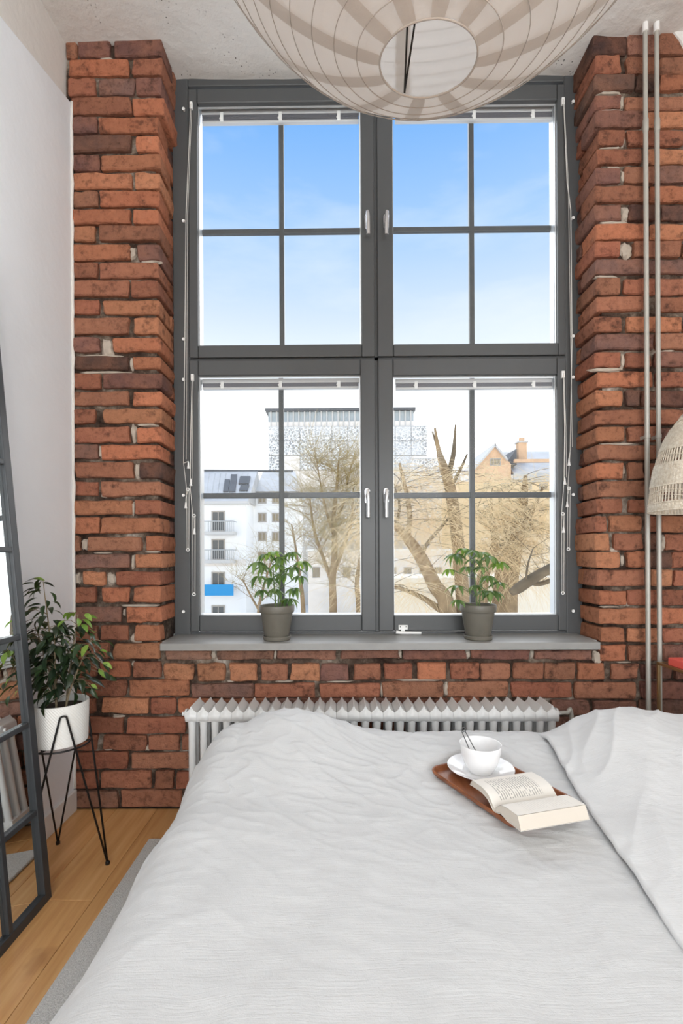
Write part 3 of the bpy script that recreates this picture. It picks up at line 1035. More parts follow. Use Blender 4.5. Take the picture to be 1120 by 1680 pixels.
# ================================================================== FURNITURE AND FITTINGS
# ---- venetian blinds drawn up between the panes, with their cords on the frame
BL = [('upper left', 331, 589, 178, 187, 203, 313, 170, [(305, 352), (303, 560), (301, 760)], 'left'),
      ('upper right', 647, 906, 176, 185, 200, 924, 163, [(930, 300), (936, 345), (938, 560), (935, 740)], 'right'),
      ('lower left', 332, 589, 622, 627, 639, 315, 617, [(313, 700), (312, 800)], 'left'),
      ('lower right', 648, 907, 622, 627, 639, 924, 612, [(926, 700), (925, 790)], 'right')]
YBL = YG + 0.030
for k, (nm, bx0, bx1, by0, by1, by2, cx, cy, cpts, side) in enumerate(BL):
    a, b = at(bx0, by0, YBL), at(bx1, by0, YBL)
    z_top, z_mid, z_bot = at(460, by0, YBL).z, at((bx0 + bx1) / 2, by1 + 2, YBL).z, at((bx0 + bx1) / 2, by2, YBL).z
    z_top = at((bx0 + bx1) / 2, by0, YBL).z
    root = thing('venetian_blind', ((a.x + b.x) / 2, YBL, z_bot),
                 {'upper left': 'raised slim grey blind at the top of the upper left window sash',
                  'upper right': 'raised slim grey blind at top of upper right sash, behind the paper lantern',
                  'lower left': 'raised slim grey blind at top of lower left sash, above the white balconies',
                  'lower right': 'raised slim grey blind at the top of the lower right window sash'}[nm],
                 'blind', 'raised blinds in the window sashes')
    MB().box(a.x, b.x, YBL - 0.010, YBL + 0.010, z_mid, z_top).build('headrail', 'blind_metal', root, bevel=0.002)
    h = z_mid - z_bot
    ns = 5
    for i in range(ns):
        zz = z_mid - (i + 0.5) * (h - 0.011) / ns
        MB().box(a.x + 0.003, b.x - 0.003, YBL - 0.008, YBL + 0.008, zz - 0.0021, zz + 0.0021).build('slat', 'slat_grey', root)
    MB().box(a.x + 0.002, b.x - 0.002, YBL - 0.010, YBL + 0.010, z_bot, z_bot + 0.011).build('bottom_rail', 'blind_metal', root, bevel=0.002)
    for t_ in (0.13, 0.50, 0.87):
        xx = a.x + (b.x - a.x) * t_
        mb = MB().box(xx - 0.008, xx + 0.008, YBL - 0.015, YBL - 0.010, z_bot + 0.004, z_mid + 0.006)
        mb.box(xx - 0.012, xx - 0.003, YBL - 0.016, YBL - 0.011, z_bot + 0.014, z_bot + 0.022)
        mb.build('ladder_clip', 'white_plastic', root, bevel=0.0015)
    # cord guide on the frame, cords, tassels and pulley rings
    yc = YW - 0.024
    q = at(cx, cy, yc)
    MB().box(q.x - 0.007, q.x + 0.007, YW - 0.024, YW - 0.001, q.z - 0.022, q.z + 0.012).build('cord_guide', 'white_plastic', root, bevel=0.002)
    pts = [q] + [at(px, py, yc) for px, py in cpts]
    MB().tube(pts, 0.0019, 6).build('cord', 'cord', root, smooth=True)
    e = pts[-1]
    MB().tube([(p.x + 0.004 + 0.003 * i, p.y + 0.003, p.z) for i, p in enumerate(pts[:2])] + [(e.x + 0.012, yc + 0.003, e.z + 0.02)], 0.0012, 5).build('cord', 'cord', root, smooth=True)
    def tassel(p, s=1.0):
        MB().lathe([(0.0015, 0.030 * s), (0.004, 0.022 * s), (0.0045, 0.012 * s), (0.0075, -0.004), (0.0075, -0.006)], p, 10, True, True).build('tassel', 'white_plastic', root, smooth='auto')
    def ring(p):
        MB().tube([(p.x + 0.0065 * math.cos(i * math.pi / 6), yc, p.z + 0.0065 * math.sin(i * math.pi / 6)) for i in range(12)], 0.0026, 6, closed=True).build('ring', 'white_plastic', root, smooth=True)
    if not nm.startswith('upper'):
        T, Rg = ((313, 795), [(318, 846), (318, 975)]) if side == 'left' else ((926, 793), [(923, 843), (923, 973)])
    else:
        T, Rg = ((309, 767), [(308, 803), (308, 902)]) if side == 'left' else ((933, 762), [(933, 801), (932, 901)])
    tp = at(*T, yc)
    tassel(tp)
    MB().tube([e, tp + Vector((0, 0, 0.03))], 0.0016, 5).build('cord', 'cord', root, smooth=True)
    r0, r1 = at(*Rg[0], yc), at(*Rg[1], yc)
    ring(r0); ring(r1)
    MB().tube([e, r0 + Vector((-0.006, 0, 0)), r1 + Vector((-0.004, 0, 0))], 0.0014, 5).build('cord', 'cord', root, smooth=True)
    MB().tube([r0 + Vector((0.006, 0, 0)), r1 + Vector((0.005, 0, 0))], 0.0014, 5).build('cord', 'cord', root, smooth=True)
    t2 = r0 + Vector((-0.010 if nm.startswith('upper') else 0.002, -0.002, -0.085))
    tassel(t2, 0.8)
    MB().tube(bez(r0, r0 + Vector((0.0, 0, -0.02)), t2 + Vector((0, 0, 0.06)), t2 + Vector((0, 0, 0.022))), 0.0013, 5).build('cord', 'cord', root, smooth=True)

# ---- cast radiator under the window
YR0, YR1 = 1.935, 2.065
PIT = (at(885, 1145, YR1).x - at(328, 1145, YR1).x) / 31
X0R = at(328, 1145, YR1).x
ZRT = 0.528
rad_o = thing('column_radiator', (X0R + PIT * 15.5, 2.0, 0), 'long white ribbed column radiator under the window sill', 'radiator')
def section_mesh():
    mb = MB()
    hw = PIT / 2
    # header with a sharp ridge along its top
    prof = [(-hw * 0.98, ZRT - 0.062), (hw * 0.98, ZRT - 0.062), (hw * 0.98, ZRT - 0.030), (hw * 0.75, ZRT - 0.022), (hw * 0.28, ZRT - 0.012), (0.0015, ZRT), (-0.0015, ZRT),
            (-hw * 0.28, ZRT - 0.012), (-hw * 0.75, ZRT - 0.022), (-hw * 0.98, ZRT - 0.030)]
    mb.prism(prof, 'y', YR0 + 0.004, YR1)
    # rounded front of the header
    def fr(u, v):
        xx = (u - 0.5) * 2 * hw * 0.98
        t_ = v * math.pi
        bulge = 0.014 * math.sin(t_) * (0.55 + 0.45 * math.cos((u - 0.5) * math.pi))
        return (xx, YR0 + 0.004 - bulge, ZRT - 0.064 + v * (0.050 - 0.012 * abs(u - 0.5) * 2))
    mb.grid(fr, 8, 8)
    for yy in (YR0 + 0.018, (YR0 + YR1) / 2, YR1 - 0.018):
        mb.tube([(0, yy, 0.10), (0, yy, 0.14), (0, yy, ZRT - 0.10), (0, yy, ZRT - 0.05)], [0.017, 0.0145, 0.0145, 0.018], 12)
    mb.box(-hw * 0.9, hw * 0.9, YR0 + 0.006, YR1 - 0.006, 0.075, 0.118)
    return mb
sm = section_mesh()
for v in sm.v:
    v -= Vector((0, 2.0, 0))
sme = sm.mesh('section', 'radiator_enamel', smooth='auto')
for i in range(32):
    o = bpy.data.objects.new('section', sme)
    C.objects.link(o)
    o.parent = rad_o
    o.location = (X0R + PIT * i - rad_o.location.x, 0, 0)
for xx, s in ((X0R - PIT / 2, -1), (X0R + PIT * 31.5, 1)):
    mb = MB()
    yy, zz = YR0 + 0.035, ZRT - 0.040
    mb.tube([(xx, yy, zz), (xx + s * 0.008, yy, zz), (xx + s * 0.012, yy, zz)], [0.022, 0.020, 0.012], 16)
    mb.tube([(xx + s * 0.010, yy, zz), (xx + s * 0.022, yy, zz)], 0.008, 8)
    mb.build('end_plug', 'radiator_enamel', rad_o, smooth='auto')
xe = X0R + PIT * 31.5
MB().tube(catmull([(xe + 0.015, YR0 + 0.035, ZRT - 0.04), (xe + 0.05, YR0 + 0.04, ZRT - 0.042), (xe + 0.075, YR0 + 0.05, ZRT - 0.07), (xe + 0.078, YR0 + 0.05, 0.0)], 5), 0.0085, 10).build('supply_pipe', 'pipe_paint', rad_o, smooth=True)
for xx in (X0R + PIT * 2, X0R + PIT * 29):
    MB().box(xx - 0.016, xx + 0.016, YR0 + 0.02, YR1 - 0.02, 0, 0.08).build('foot', 'radiator_enamel', rad_o, bevel=0.006)

# ---- heating pipes rising up the right pier
for k, (pt, pb, lab) in enumerate((((1057, 34), (1064, 1160), 'thin grey heating pipe up the right brick pier, nearer the window'),
                                   ((1076.5, 34), (1082, 1170), 'thin grey heating pipe up the right brick pier, farther from window'))):
    yp = 2.085
    a, b = at(pt[0], pt[1], yp), at(pb[0], pb[1], yp)
    d = Vector((0, 0, 1)); a = Vector(((a.x + b.x) / 2, yp, a.z))
    top, bot = a + d * (ZC - a.z + 0.01), a + d * (0 - a.z)
    pr = thing('heating_pipe', bot, lab, 'pipe', 'heating pipes on the brick pier')
    j = a + d * (at(1057, 205, yp).z - a.z)
    MB().tube([bot, j], 0.0098, 14).build('lower_pipe', 'pipe_paint', pr, smooth='auto')
    MB().tube([j + d * -0.03, j + d * -0.026, j + d * 0.02, j + d * 0.026], [0.0105, 0.0118, 0.0118, 0.0105], 14).build('coupling', 'pipe_paint', pr, smooth='auto')
    MB().tube([j, top], 0.0094, 14).build('upper_pipe', 'pipe_paint', pr, smooth='auto')
    MB().tube([top + d * -0.055, top + d * -0.012], 0.0125, 14).build('ceiling_sleeve', 'white_paint', pr, smooth='auto')
    for zz in (at(1060, 716, yp).z,):
        c = a + d * (zz - a.z)
        mb = MB().tube([c + d * -0.008, c + d * 0.008], 0.0122, 12)
        mb.box(c.x - 0.004, c.x + 0.004, yp + 0.008, YF + 0.004, zz - 0.007, zz + 0.007)
        if k == 0:
            mb.box(c.x, c.x + 0.02, yp + 0.012, yp + 0.020, zz - 0.008, zz + 0.008)
        mb.build('clip', 'pipe_paint', pr, smooth='auto')

# ---- rug
rx0 = -0.768
mb = MB().box(rx0, 1.33, -0.25, 1.895, 0.0, 0.013)
tag(mb.build('rug', 'rug', bevel=0.005), 'flat light grey wool rug under the bed', 'rug')

# ---- bed
BX0, BX1, BY0, BY1 = -0.36, 1.78, 0.20, 1.72
bed = thing('bed', ((BX0 + BX1) / 2, (BY0 + BY1) / 2, 0.013), 'low upholstered double bed hidden under grey white bedding', 'bed')
MB().box(BX0, BX1, BY0, BY1, 0.12, 0.27).build('base', 'bed_fabric', bed, bevel=0.02)
MB().box(BX0 + 0.01, BX1, BY0 + 0.01, BY1 - 0.01, 0.27, 0.445).build('mattress', 'mattress', bed, bevel=0.05, seg=4)
for xx in (BX0 + 0.08, BX1 - 0.08):
    for yy in (BY0 + 0.08, BY1 - 0.08):
        MB().lathe([(0.022, 0.013), (0.03, 0.12)], (xx, yy, 0), 14, True, True).build('leg', 'black_metal', bed, smooth='auto')

TOPZ = 0.498
def smooth(a, b, x):
    t_ = max(0.0, min(1.0, (x - a) / (b - a)))
    return t_ * t_ * (3 - 2 * t_)
def nz(x, y, z=0.0):
    return noise.noise(Vector((x, y, z)))
def bed_top(X, Y):
    """height of the cloth's upper surface over the flat of the bed"""
    z = TOPZ
    z += 0.108 * math.exp(-((X + 0.17) / 0.23) ** 2 - ((Y - 1.64) / 0.24) ** 2)
    z += 0.034 * math.exp(-((X - 0.45) / 0.5) ** 2 - ((Y - 1.62) / 0.2) ** 2)
    z += 0.014 * nz(X * 2.3 + 4, Y * 2.3, 2) + 0.007 * nz(X * 5 + 1, Y * 6, 7)
    return z
def wrinkle(X, Y, k=1.0):
    w = nz(X * 3, Y * 3, 9)
    q = Y * 17 + X * 4 + 2.2 * w
    a = 0.0011 * nz(X * 6 + w, q, 1) + 0.0008 * nz(X * 13, Y * 44 + w * 3, 4)
    # stronger ridged folds running off the far left corner
    r1 = 1 - abs(nz(X * 4.2 - Y * 2.5, Y * 9 + X * 6, 12))
    r5 = 1 - abs(nz(X * 9 - Y * 7, Y * 22 + X * 9, 55))
    a += 0.0032 * (r5 ** 8) * smooth(0.8, 1.4, Y) + 0.0010 * r5 ** 8
    a += 0.005 * (r1 ** 6) * smooth(0.95, 1.5, Y) * smooth(0.55, -0.15, X)
    a += 0.003 * (r1 ** 6) * smooth(1.2, 1.6, Y)
    r2 = 1 - abs(nz(X * 7 + Y * 3, Y * 5 - X * 3, 31))
    a += 0.0025 * (r2 ** 6)
    return a * k
def drape(s, t_, x_edge, y_far, y_near, r, ztop, fall, flare=0.10):
    a = max(0.0, x_edge - s)
    b = (t_ - y_far) if t_ > y_far else ((y_near - t_) if t_ < y_near else 0.0)
    bs = 1 if t_ > y_far else -1
    e = math.hypot(a, b)
    X, Y = max(s, x_edge), min(max(t_, y_near), y_far)
    z = ztop(X, Y)
    if e > 1e-6:
        ux, uy = -a / e, bs * b / e
        if e < r * math.pi / 2:
            hor, drop = r * math.sin(e / r), r * (1 - math.cos(e / r))
        else:
            ex = e - r * math.pi / 2
            hor, drop = r + ex * flare, r + ex
        ang = math.atan2(uy, ux)
        wv = 1 + 0.10 * nz(X * 5, Y * 5, 3) + (0.06 * math.sin(Y * 17 + X * 13) if e > r else 0)
        X += ux * hor * wv; Y += uy * hor * wv
        z -= drop * (0.98 + 0.05 * nz(X * 4, Y * 4, 8))
        z = max(z, fall)
    return Vector((X, Y, z))
def cloth(name, mat, fn, nu, nv, thick, uvs):
    mb = MB().grid(fn, nu, nv)
    me = mb.mesh(name, mat, smooth=True)
    uvl = me.uv_layers.new(name='UVMap')
    vi = [0] * len(me.loops)
    me.loops.foreach_get('vertex_index', vi)
    n1 = nu + 1
    uvd = []
    for i in vi:
        uvd += [(i % n1) / nu * uvs[0], (i // n1) / nv * uvs[1]]
    uvl.data.foreach_set('uv', uvd)
    return me
TZ = sorted(bed_top(0.26 + 0.04 * i, 1.0 + 0.04 * j) + wrinkle(0.26 + 0.04 * i, 1.0 + 0.04 * j) for i in range(8) for j in range(9))[62]
ta, tb = atz(704, 1262, TZ + 0.018), atz(843, 1360, TZ + 0.012)
tu = (ta - tb); tu.z = 0
TL = tu.length + 0.01
tu.normalize()
tv = Vector((tu.y, -tu.x, 0))          # to the right
TWD = 0.235
tc_ = tb + tu * (TL / 2) + tv * (TWD / 2)
def pressed(p):
    """the tray's weight flattens the cloth under it"""
    q = p - tc_
    du, dv = abs(q.x * tu.x + q.y * tu.y) - TL / 2, abs(q.x * tv.x + q.y * tv.y) - TWD / 2
    k = smooth(0.05, 0.006, max(du, dv))
    if p.z > TZ - 0.0015:
        p.z += (TZ - 0.0015 - p.z) * k
    return p
# duvet over the foot and the middle of the bed
def duv(u, v):
    s, t_ = -0.80 + u * 1.68, -0.06 + v * 2.02
    p = drape(s, t_, -0.325, 1.61, 0.27, 0.135, bed_top, 0.09, 0.10)
    w = wrinkle(p.x, p.y) * (1.0 if p.z > 0.42 else 0.6)
    p.z = max(0.085, p.z + w)
    if p.z > 0.4:
        p = pressed(p)
    return p - Vector((0.2, 0.95, 0))
me = cloth('duvet', 'linen', duv, 300, 340, 0.0, (1.68, 2.02))
o = bpy.data.objects.new('duvet', me); C.objects.link(o); o.location = (0.2, 0.95, 0)
sd = o.modifiers.new('thickness', 'SOLIDIFY'); sd.thickness = 0.012; sd.offset = -1
tag(o, 'wrinkled grey white linen duvet spread over the foot of the bed', 'duvet')
# second duvet on the head half, its hemmed edge lying over the first
def edge_x(Y):
    return 0.562 + 0.135 * (Y - 0.77) / 0.9 + 0.010 * nz(Y * 5, 0, 77)
def top2(X, Y):
    z = bed_top(X, Y) + 0.018
    d = X - edge_x(Y)
    z += 0.058 * smooth(0.0, 0.22, d) * smooth(1.05, 1.5, Y) + 0.018 * smooth(0, 0.12, d)
    z += 0.030 * math.exp(-((X - 1.0) / 0.25) ** 2 - ((Y - 1.5) / 0.25) ** 2)
    z += 0.012 * nz(X * 3.1, Y * 3.3, 15)
    return z
def duv2(u, v):
    t_ = -0.06 + v * 1.96
    Yc = min(max(t_, 0.27), 1.55)
    x0 = edge_x(Yc)
    if u < 0.03:                       # rolled hem
        k = u / 0.03
        s = x0 - 0.004 * math.sin(k * math.pi); dz = -0.014 + 0.014 * k
    else:
        s = x0 + (u - 0.03) / 0.97 * (1.80 - x0); dz = 0
    p = drape(s, t_, -9.0, 1.55, 0.27, 0.15, top2, 0.09, 0.03)
    r3 = 1 - abs(nz(p.x * 1.6 + p.y * 2.2, p.y * 6 - p.x * 8, 41))
    w = wrinkle(p.x * 0.9 + 3, p.y * 0.9 + p.x * 0.3) * 0.4 + 0.007 * r3 ** 8 * smooth(0.9, 1.5, p.y) + 0.003 * r3 ** 10
    edge = smooth(0.05, 0.0, p.x - x0)
    w += 0.005 * edge * nz(p.y * 26, p.x * 5, 3)
    p.z = max(0.085, p.z + dz + w)
    return p - Vector((1.2, 0.9, 0))
me = cloth('duvet', 'linen_light', duv2, 230, 320, 0.0, (1.2, 1.96))
o = bpy.data.objects.new('duvet', me); C.objects.link(o); o.location = (1.2, 0.9, 0)
sd = o.modifiers.new('thickness', 'SOLIDIFY'); sd.thickness = 0.010; sd.offset = -1
tag(o, 'puffy white linen duvet at the right with a hemmed edge', 'duvet')

# ---- tray, cup, saucer, infuser and book on the duvet
tray = thing('serving_tray', (tc_.x, tc_.y, TZ), 'reddish brown wooden tray with rounded corners on the bed', 'tray')
def rrect(hl, hw, r, n=7):
    out = []
    for (sx, sy, a0) in ((1, 1, 0), (-1, 1, 90), (-1, -1, 180), (1, -1, 270)):
        for i in range(n + 1):
            a_ = rad(a0 + 90 * i / n)
            out.append((sx * (hl - r) + r * math.cos(a_), sy * (hw - r) + r * math.sin(a_)))
    return out
def tray_ring(inset, z):
    r = rrect(TL / 2 - inset, TWD / 2 - inset, max(0.006, 0.034 - inset))
    return [Vector((tc_.x, tc_.y, TZ)) + tu * p[0] + tv * p[1] + Vector((0, 0, z)) for p in r]
def loft(rings):
    mb = MB()
    n = len(rings[0])
    for rg in rings:
        mb.v += rg
    mb.f.append(tuple(range(n))[::-1])
    for k in range(len(rings) - 1):
        for i in range(n):
            j = (i + 1) % n
            mb.f.append((k * n + i, k * n + j, (k + 1) * n + j, (k + 1) * n + i))
    mb.f.append(tuple((len(rings) - 1) * n + i for i in range(n)))
    return mb
loft([tray_ring(0.016, 0.0), tray_ring(0.010, 0.002), tray_ring(0.010, 0.006)] + [tray_ring(0.010, 0.0062)]).build('bottom_board', 'tray_wood', tray)
loft([tray_ring(0.012, 0.0005), tray_ring(0.002, 0.010), tray_ring(0.0, 0.017), tray_ring(0.002, 0.020), tray_ring(0.005, 0.019), tray_ring(0.010, 0.010), tray_ring(0.014, 0.0065)]).build('rim', 'tray_wood', tray, smooth='auto')

cu = atz(788, 1262, TZ + 0.02)
SZ = TZ + 0.0068
def P(l, c):
    return [(r, z) for r, z in l]
mb = MB().lathe([(0.0, 0.003), (0.045, 0.003), (0.048, 0.0), (0.052, 0.001), (0.056, 0.006), (0.078, 0.014), (0.0935, 0.0205), (0.0945, 0.022), (0.0935, 0.0232),
                 (0.078, 0.0175), (0.055, 0.0095), (0.042, 0.0075), (0.0, 0.0075)], (cu.x, cu.y, SZ), 56)
tag(mb.build('saucer', 'porcelain', smooth='auto', origin=(cu.x, cu.y, SZ)), 'wide white porcelain saucer under the cup on the tray', 'saucer')
CZ = SZ + 0.0072
mb = MB().lathe([(0.0, 0.002), (0.028, 0.002), (0.030, 0.0), (0.033, 0.001), (0.036, 0.006), (0.046, 0.022), (0.053, 0.042), (0.0575, 0.064), (0.0592, 0.080), (0.0588, 0.0815),
                 (0.0575, 0.081), (0.0555, 0.066), (0.051, 0.044), (0.044, 0.025), (0.034, 0.011), (0.02, 0.0075), (0.0, 0.007)], (cu.x, cu.y, CZ), 64)
cup = mb.build('cup', 'porcelain', smooth='auto', origin=(cu.x, cu.y, CZ))
tag(cup, 'empty white porcelain cup standing on the saucer', 'cup')
# wire tea tongs leaning in the cup
tp = [Vector((cu.x - 0.002, cu.y + 0.000, CZ + 0.012)), Vector((cu.x - 0.045, cu.y + 0.032, CZ + 0.078))]
k0, k1 = cu + Vector((-0.040, 0.022, 0)), None
e1 = Vector((cu.x - 0.012, cu.y - 0.006, CZ + 0.014)); e2 = Vector((cu.x + 0.010, cu.y - 0.004, CZ + 0.014))
hd = Vector((cu.x - 0.045, cu.y + 0.014, CZ + 0.116))
path = [e1] + [hd + Vector((-0.0045, -0.002, -0.008))] + [hd + Vector((0.006 * math.cos(a_), 0.002 * math.sin(a_), 0.006 * math.sin(a_))) for a_ in [math.pi * (1 - i / 8) for i in range(9)]] + [hd + Vector((0.0055, 0.002, -0.006)), e2]
tg = thing('tea_tongs', (cu.x - 0.01, cu.y, CZ + 0.01), 'thin steel wire tea tongs leaning in the white cup', 'tongs')
MB().tube(path, 0.0013, 8).build('wire', 'steel_wire', tg, smooth=True)
MB().tube([hd + Vector((-0.005, 0, -0.008)), hd + Vector((0.005, 0, -0.004))], 0.0012, 6).build('clasp', 'steel_wire', tg, smooth=True)

# open paperback lying face up, half on the tray
sp0 = atz(812, 1326, TZ + 0.030); sp1 = atz(919, 1309, TZ + 0.030)
bu = (sp1 - sp0); bu.z = 0
BLEN = 0.183
bu.normalize()
bn = Vector((-bu.y, bu.x, 0))          # away from the camera
book = thing('open_book', (sp0 + bu * BLEN / 2) - Vector((0, 0, 0.012)), 'open paperback lying face up across the tray and bed', 'book')
def page_curve(side, k):
    """cross-section from the gutter outwards; side +1 far, -1 near; k thickness fraction 0 bottom .. 1 top"""
    out = []
    if side > 0:
        W_, th, arch, lift0, lift1 = 0.104, 0.014, 0.024, -0.010, 0.004
    else:
        W_, th, arch, lift0, lift1 = 0.086, 0.027, 0.010, -0.016, 0.012
    n = 12
    for i in range(n + 1):
        t_ = i / n
        d = W_ * t_ + (0.010 * (1 - k) * t_ if side > 0 else 0.012 * (1 - k) * t_)
        top = lift0 + th + arch * (math.sin(min(1, t_ * 1.5) * math.pi / 2) * (1 - 0.55 * t_)) * (1.0 if side > 0 else 1.0) + (lift1 - 0) * t_ - 0.010 * (1 - min(1, t_ * 4))
        bot = top - th * (0.55 + 0.45 * t_) if side > 0 else top - th * (0.35 + 0.65 * min(1, t_ * 2))
        out.append((d, bot + (top - bot) * k))
    return out
for side in (1, -1):
    W_ = 0.112
    top, bot = page_curve(side, 1.0), page_curve(side, 0.0)
    def pt(p, l, dz=0.0):
        return sp0 + bu * l + bn * (side * (p[0] + 0.001)) + Vector((0, 0, p[1] + dz))
    n = len(top)
    mb = MB()
    mb.v = [pt(p, 0) for p in top] + [pt(p, 0) for p in bot] + [pt(p, BLEN) for p in top] + [pt(p, BLEN) for p in bot]
    for i in range(n - 1):
        mb.f += [(i, i + 1, n + i + 1, n + i), (2 * n + i, 3 * n + i, 3 * n + i + 1, 2 * n + i + 1), (n + i, n + i + 1, 3 * n + i + 1, 3 * n + i)]
    mb.f += [(n - 1, 2 * n - 1, 4 * n - 1, 3 * n - 1), (0, n, 3 * n, 2 * n)]
    blk = mb.build('page_block', 'paper_edge', book)
    mb = MB()
    NL = 8
    def pg(u, v):
        f = u * (n - 1); i = min(n - 2, int(f)); r_ = f - i
        p = (top[i][0] + (top[i + 1][0] - top[i][0]) * r_, top[i][1] + (top[i + 1][1] - top[i][1]) * r_)
        return pt(p, v * BLEN, 0.0008)
    mb.grid(pg, n - 1, NL)
    off = root_loc(book)
    me = mb.mesh('page', 'printed_page' if side > 0 else 'faint_page', True, off)
    uvl = me.uv_layers.new(name='UVMap')
    for lp in me.loops:
        i = lp.vertex_index
        uvl.data[lp.index].uv = ((i % n) / (n - 1), 1 - (i // n) / NL if side < 0 else (i // n) / NL)
    o = bpy.data.objects.new('page', me); C.objects.link(o); o.parent = blk
    mb = MB()
    cov = [pt((d + (0.003 if i == n - 1 else 0), z), 0) for i, (d, z) in enumerate(bot)]
    def cv(u, v):
        i = int(round(u * (n - 1)))
        return pt(bot[i], -0.001 + v * (BLEN + 0.002), -0.0008)
    mb.grid(cv, n - 1, 1)
    o = mb.build('cover', 'cover_card', book)
    sd = o.modifiers.new('t', 'SOLIDIFY'); sd.thickness = 0.0007

# ---- tall black mirror with window bars, leaning on the left wall
LEAN = math.atan(0.152 / 1.70)
my1 = 1.585
MW, MH = 0.70, 2.24
mir = thing('leaning_mirror', (-0.985, my1 - MW / 2, 0.0), 'tall dark metal mirror with window style bars leaning on left wall', 'mirror')
mrot = Euler((0, -LEAN, 0))
def mpart(name, mat, y0, y1, z0, z1, x0=-0.012, x1=0.014, parent=None, bevel=0.002):
    mb = MB().box(x0, x1, y0, y1, z0, z1)
    me = mb.mesh(name, mat)
    o = bpy.data.objects.new(name, me); C.objects.link(o); o.parent = parent or mir
    if bevel:
        b = o.modifiers.new('bevel', 'BEVEL'); b.width = bevel; b.segments = 2
    return o
mir.rotation_euler = mrot
hwid = MW / 2
mpart('stile', 'mirror_frame', hwid - 0.032, hwid, 0, MH)
mpart('stile', 'mirror_frame', -hwid, -hwid + 0.032, 0, MH)
mpart('rail', 'mirror_frame', -hwid + 0.032, hwid - 0.032, 0, 0.030)
mpart('rail', 'mirror_frame', -hwid + 0.032, hwid - 0.032, MH - 0.03, MH)
zb = [0.03] + [0.302 + 0.2915 * i for i in range(7)]
zb = [z for z in zb if z < MH - 0.1] + [MH - 0.03]
yb_ = [hwid - 0.032 - i * (MW - 0.064) / 4 for i in range(5)]
for z in zb[1:-1]:
    mpart('crossbar', 'mirror_frame', -hwid + 0.032, hwid - 0.032, z - 0.009, z + 0.009, 0.0, 0.012)
for y in yb_[1:-1]:
    mpart('upright_bar', 'mirror_frame', y - 0.009, y + 0.009, 0.03, MH - 0.03, 0.0, 0.0125)
mpart('backing', 'black_metal', -hwid + 0.004, hwid - 0.004, 0.004, MH - 0.004, -0.016, -0.008, bevel=0)
for i in range(len(zb) - 1):
    for j in range(4):
        mpart('pane', 'mirror_glass', yb_[j + 1] + 0.001, yb_[j] - 0.001, zb[i] + 0.001, zb[i + 1] - 0.001, -0.007, 0.0005, bevel=0)

# ---- slim brass side table behind the bed
ty1 = 2.035
tq = at(1080, 1086, ty1)
tx0, tz1 = tq.x, tq.z
tab = thing('side_table', (tx0 + 0.22, 1.93, 0), 'slim brass framed side table at the right edge behind the bed', 'table')
for xx in (tx0, tx0 + 0.44):
    for yy in (1.86, ty1):
        MB().box(xx - 0.0055, xx + 0.0055, yy - 0.0055, yy + 0.0055, 0, tz1).build('leg', 'brass', tab, bevel=0.001)
mb = MB()
mb.box(tx0 - 0.0055, tx0 + 0.0055, 1.86, ty1, tz1 - 0.012, tz1); mb.box(tx0 + 0.4345, tx0 + 0.4455, 1.86, ty1, tz1 - 0.012, tz1)
mb.box(tx0, tx0 + 0.44, ty1 - 0.0055, ty1 + 0.0055, tz1 - 0.012, tz1); mb.box(tx0, tx0 + 0.44, 1.8545, 1.8655, tz1 - 0.012, tz1)
mb.build('top_frame', 'brass', tab, bevel=0.001)
wood_material('dark_wood', srgb(72, 48, 34), srgb(104, 70, 48))
MB().box(tx0 + 0.0055, tx0 + 0.4345, 1.8655, ty1 - 0.0055, tz1 - 0.010, tz1 - 0.002).build('top_board', 'dark_wood', tab)
cb = at(1112, 1096, 1.93)
mb = MB().box(cb.x, cb.x + 0.13, 1.885, 1.99, tz1 - 0.002, tz1 + 0.030)
cbk = mb.build('closed_book', 'coral', bevel=0.004)
tag(cbk, 'coral red book lying on the brass side table', 'book')

# ================================================================== LAMPS AND PLANTS
# ---- paper lantern hanging above the bed
LC = Vector((0.127, 0.534, 2.115)); LR = 0.350
lamp = thing('paper_lantern', (LC.x, LC.y, LC.z - LR), 'large round white rice paper lantern hanging above the bed', 'lamp')
hole = 0.061
LTILT = Matrix.Rotation(rad(11.5), 3, 'X') @ Matrix.Rotation(rad(1.7), 3, 'Y')   # hangs a little askew
th0 = math.asin(hole / LR)
NG = 12                            # paper gores
def lan(th, ph, r):
    return LC + LTILT @ Vector((r * math.sin(th) * math.cos(ph), r * math.sin(th) * math.sin(ph), -r * math.cos(th)))
NH = 32
hoops = [th0 + (math.pi - 2 * th0) * i / NH for i in range(NH + 1)]
for g in range(NG):
    p0, p1 = 2 * math.pi * g / NG, 2 * math.pi * (g + 1) / NG
    def gore(u, v):
        th = th0 + (math.pi - 2 * th0) * v
        f = v * NH
        sag = 0.0035 * math.sin(math.pi * (f - math.floor(f))) ** 2
        ph = p0 + (p1 - p0) * u
        cr = 0.0014 * noise.noise(Vector((math.cos(ph) * 9, math.sin(ph) * 9, th * 9))) - 0.0012
        return lan(th, ph, LR - sag + cr)
    o = MB().grid(gore, 5, NH * 3).build('paper_gore', 'rice_paper', lamp, smooth=True)
    # glued seam, a second layer of paper
    w = 0.0140
    def seam(u, v):
        th = th0 + (math.pi - 2 * th0) * v
        rr = max(0.02, LR * math.sin(th))
        ph = p0 + (u - 0.5) * 2 * min(w / rr * (0.6 + 0.4 * math.sin(th)), (p1 - p0) * 0.24)
        return lan(th, ph, LR + 0.0003)
    MB().grid(seam, 2, NH * 2).build('paper_seam', 'rice_paper_seam', lamp, smooth=True)
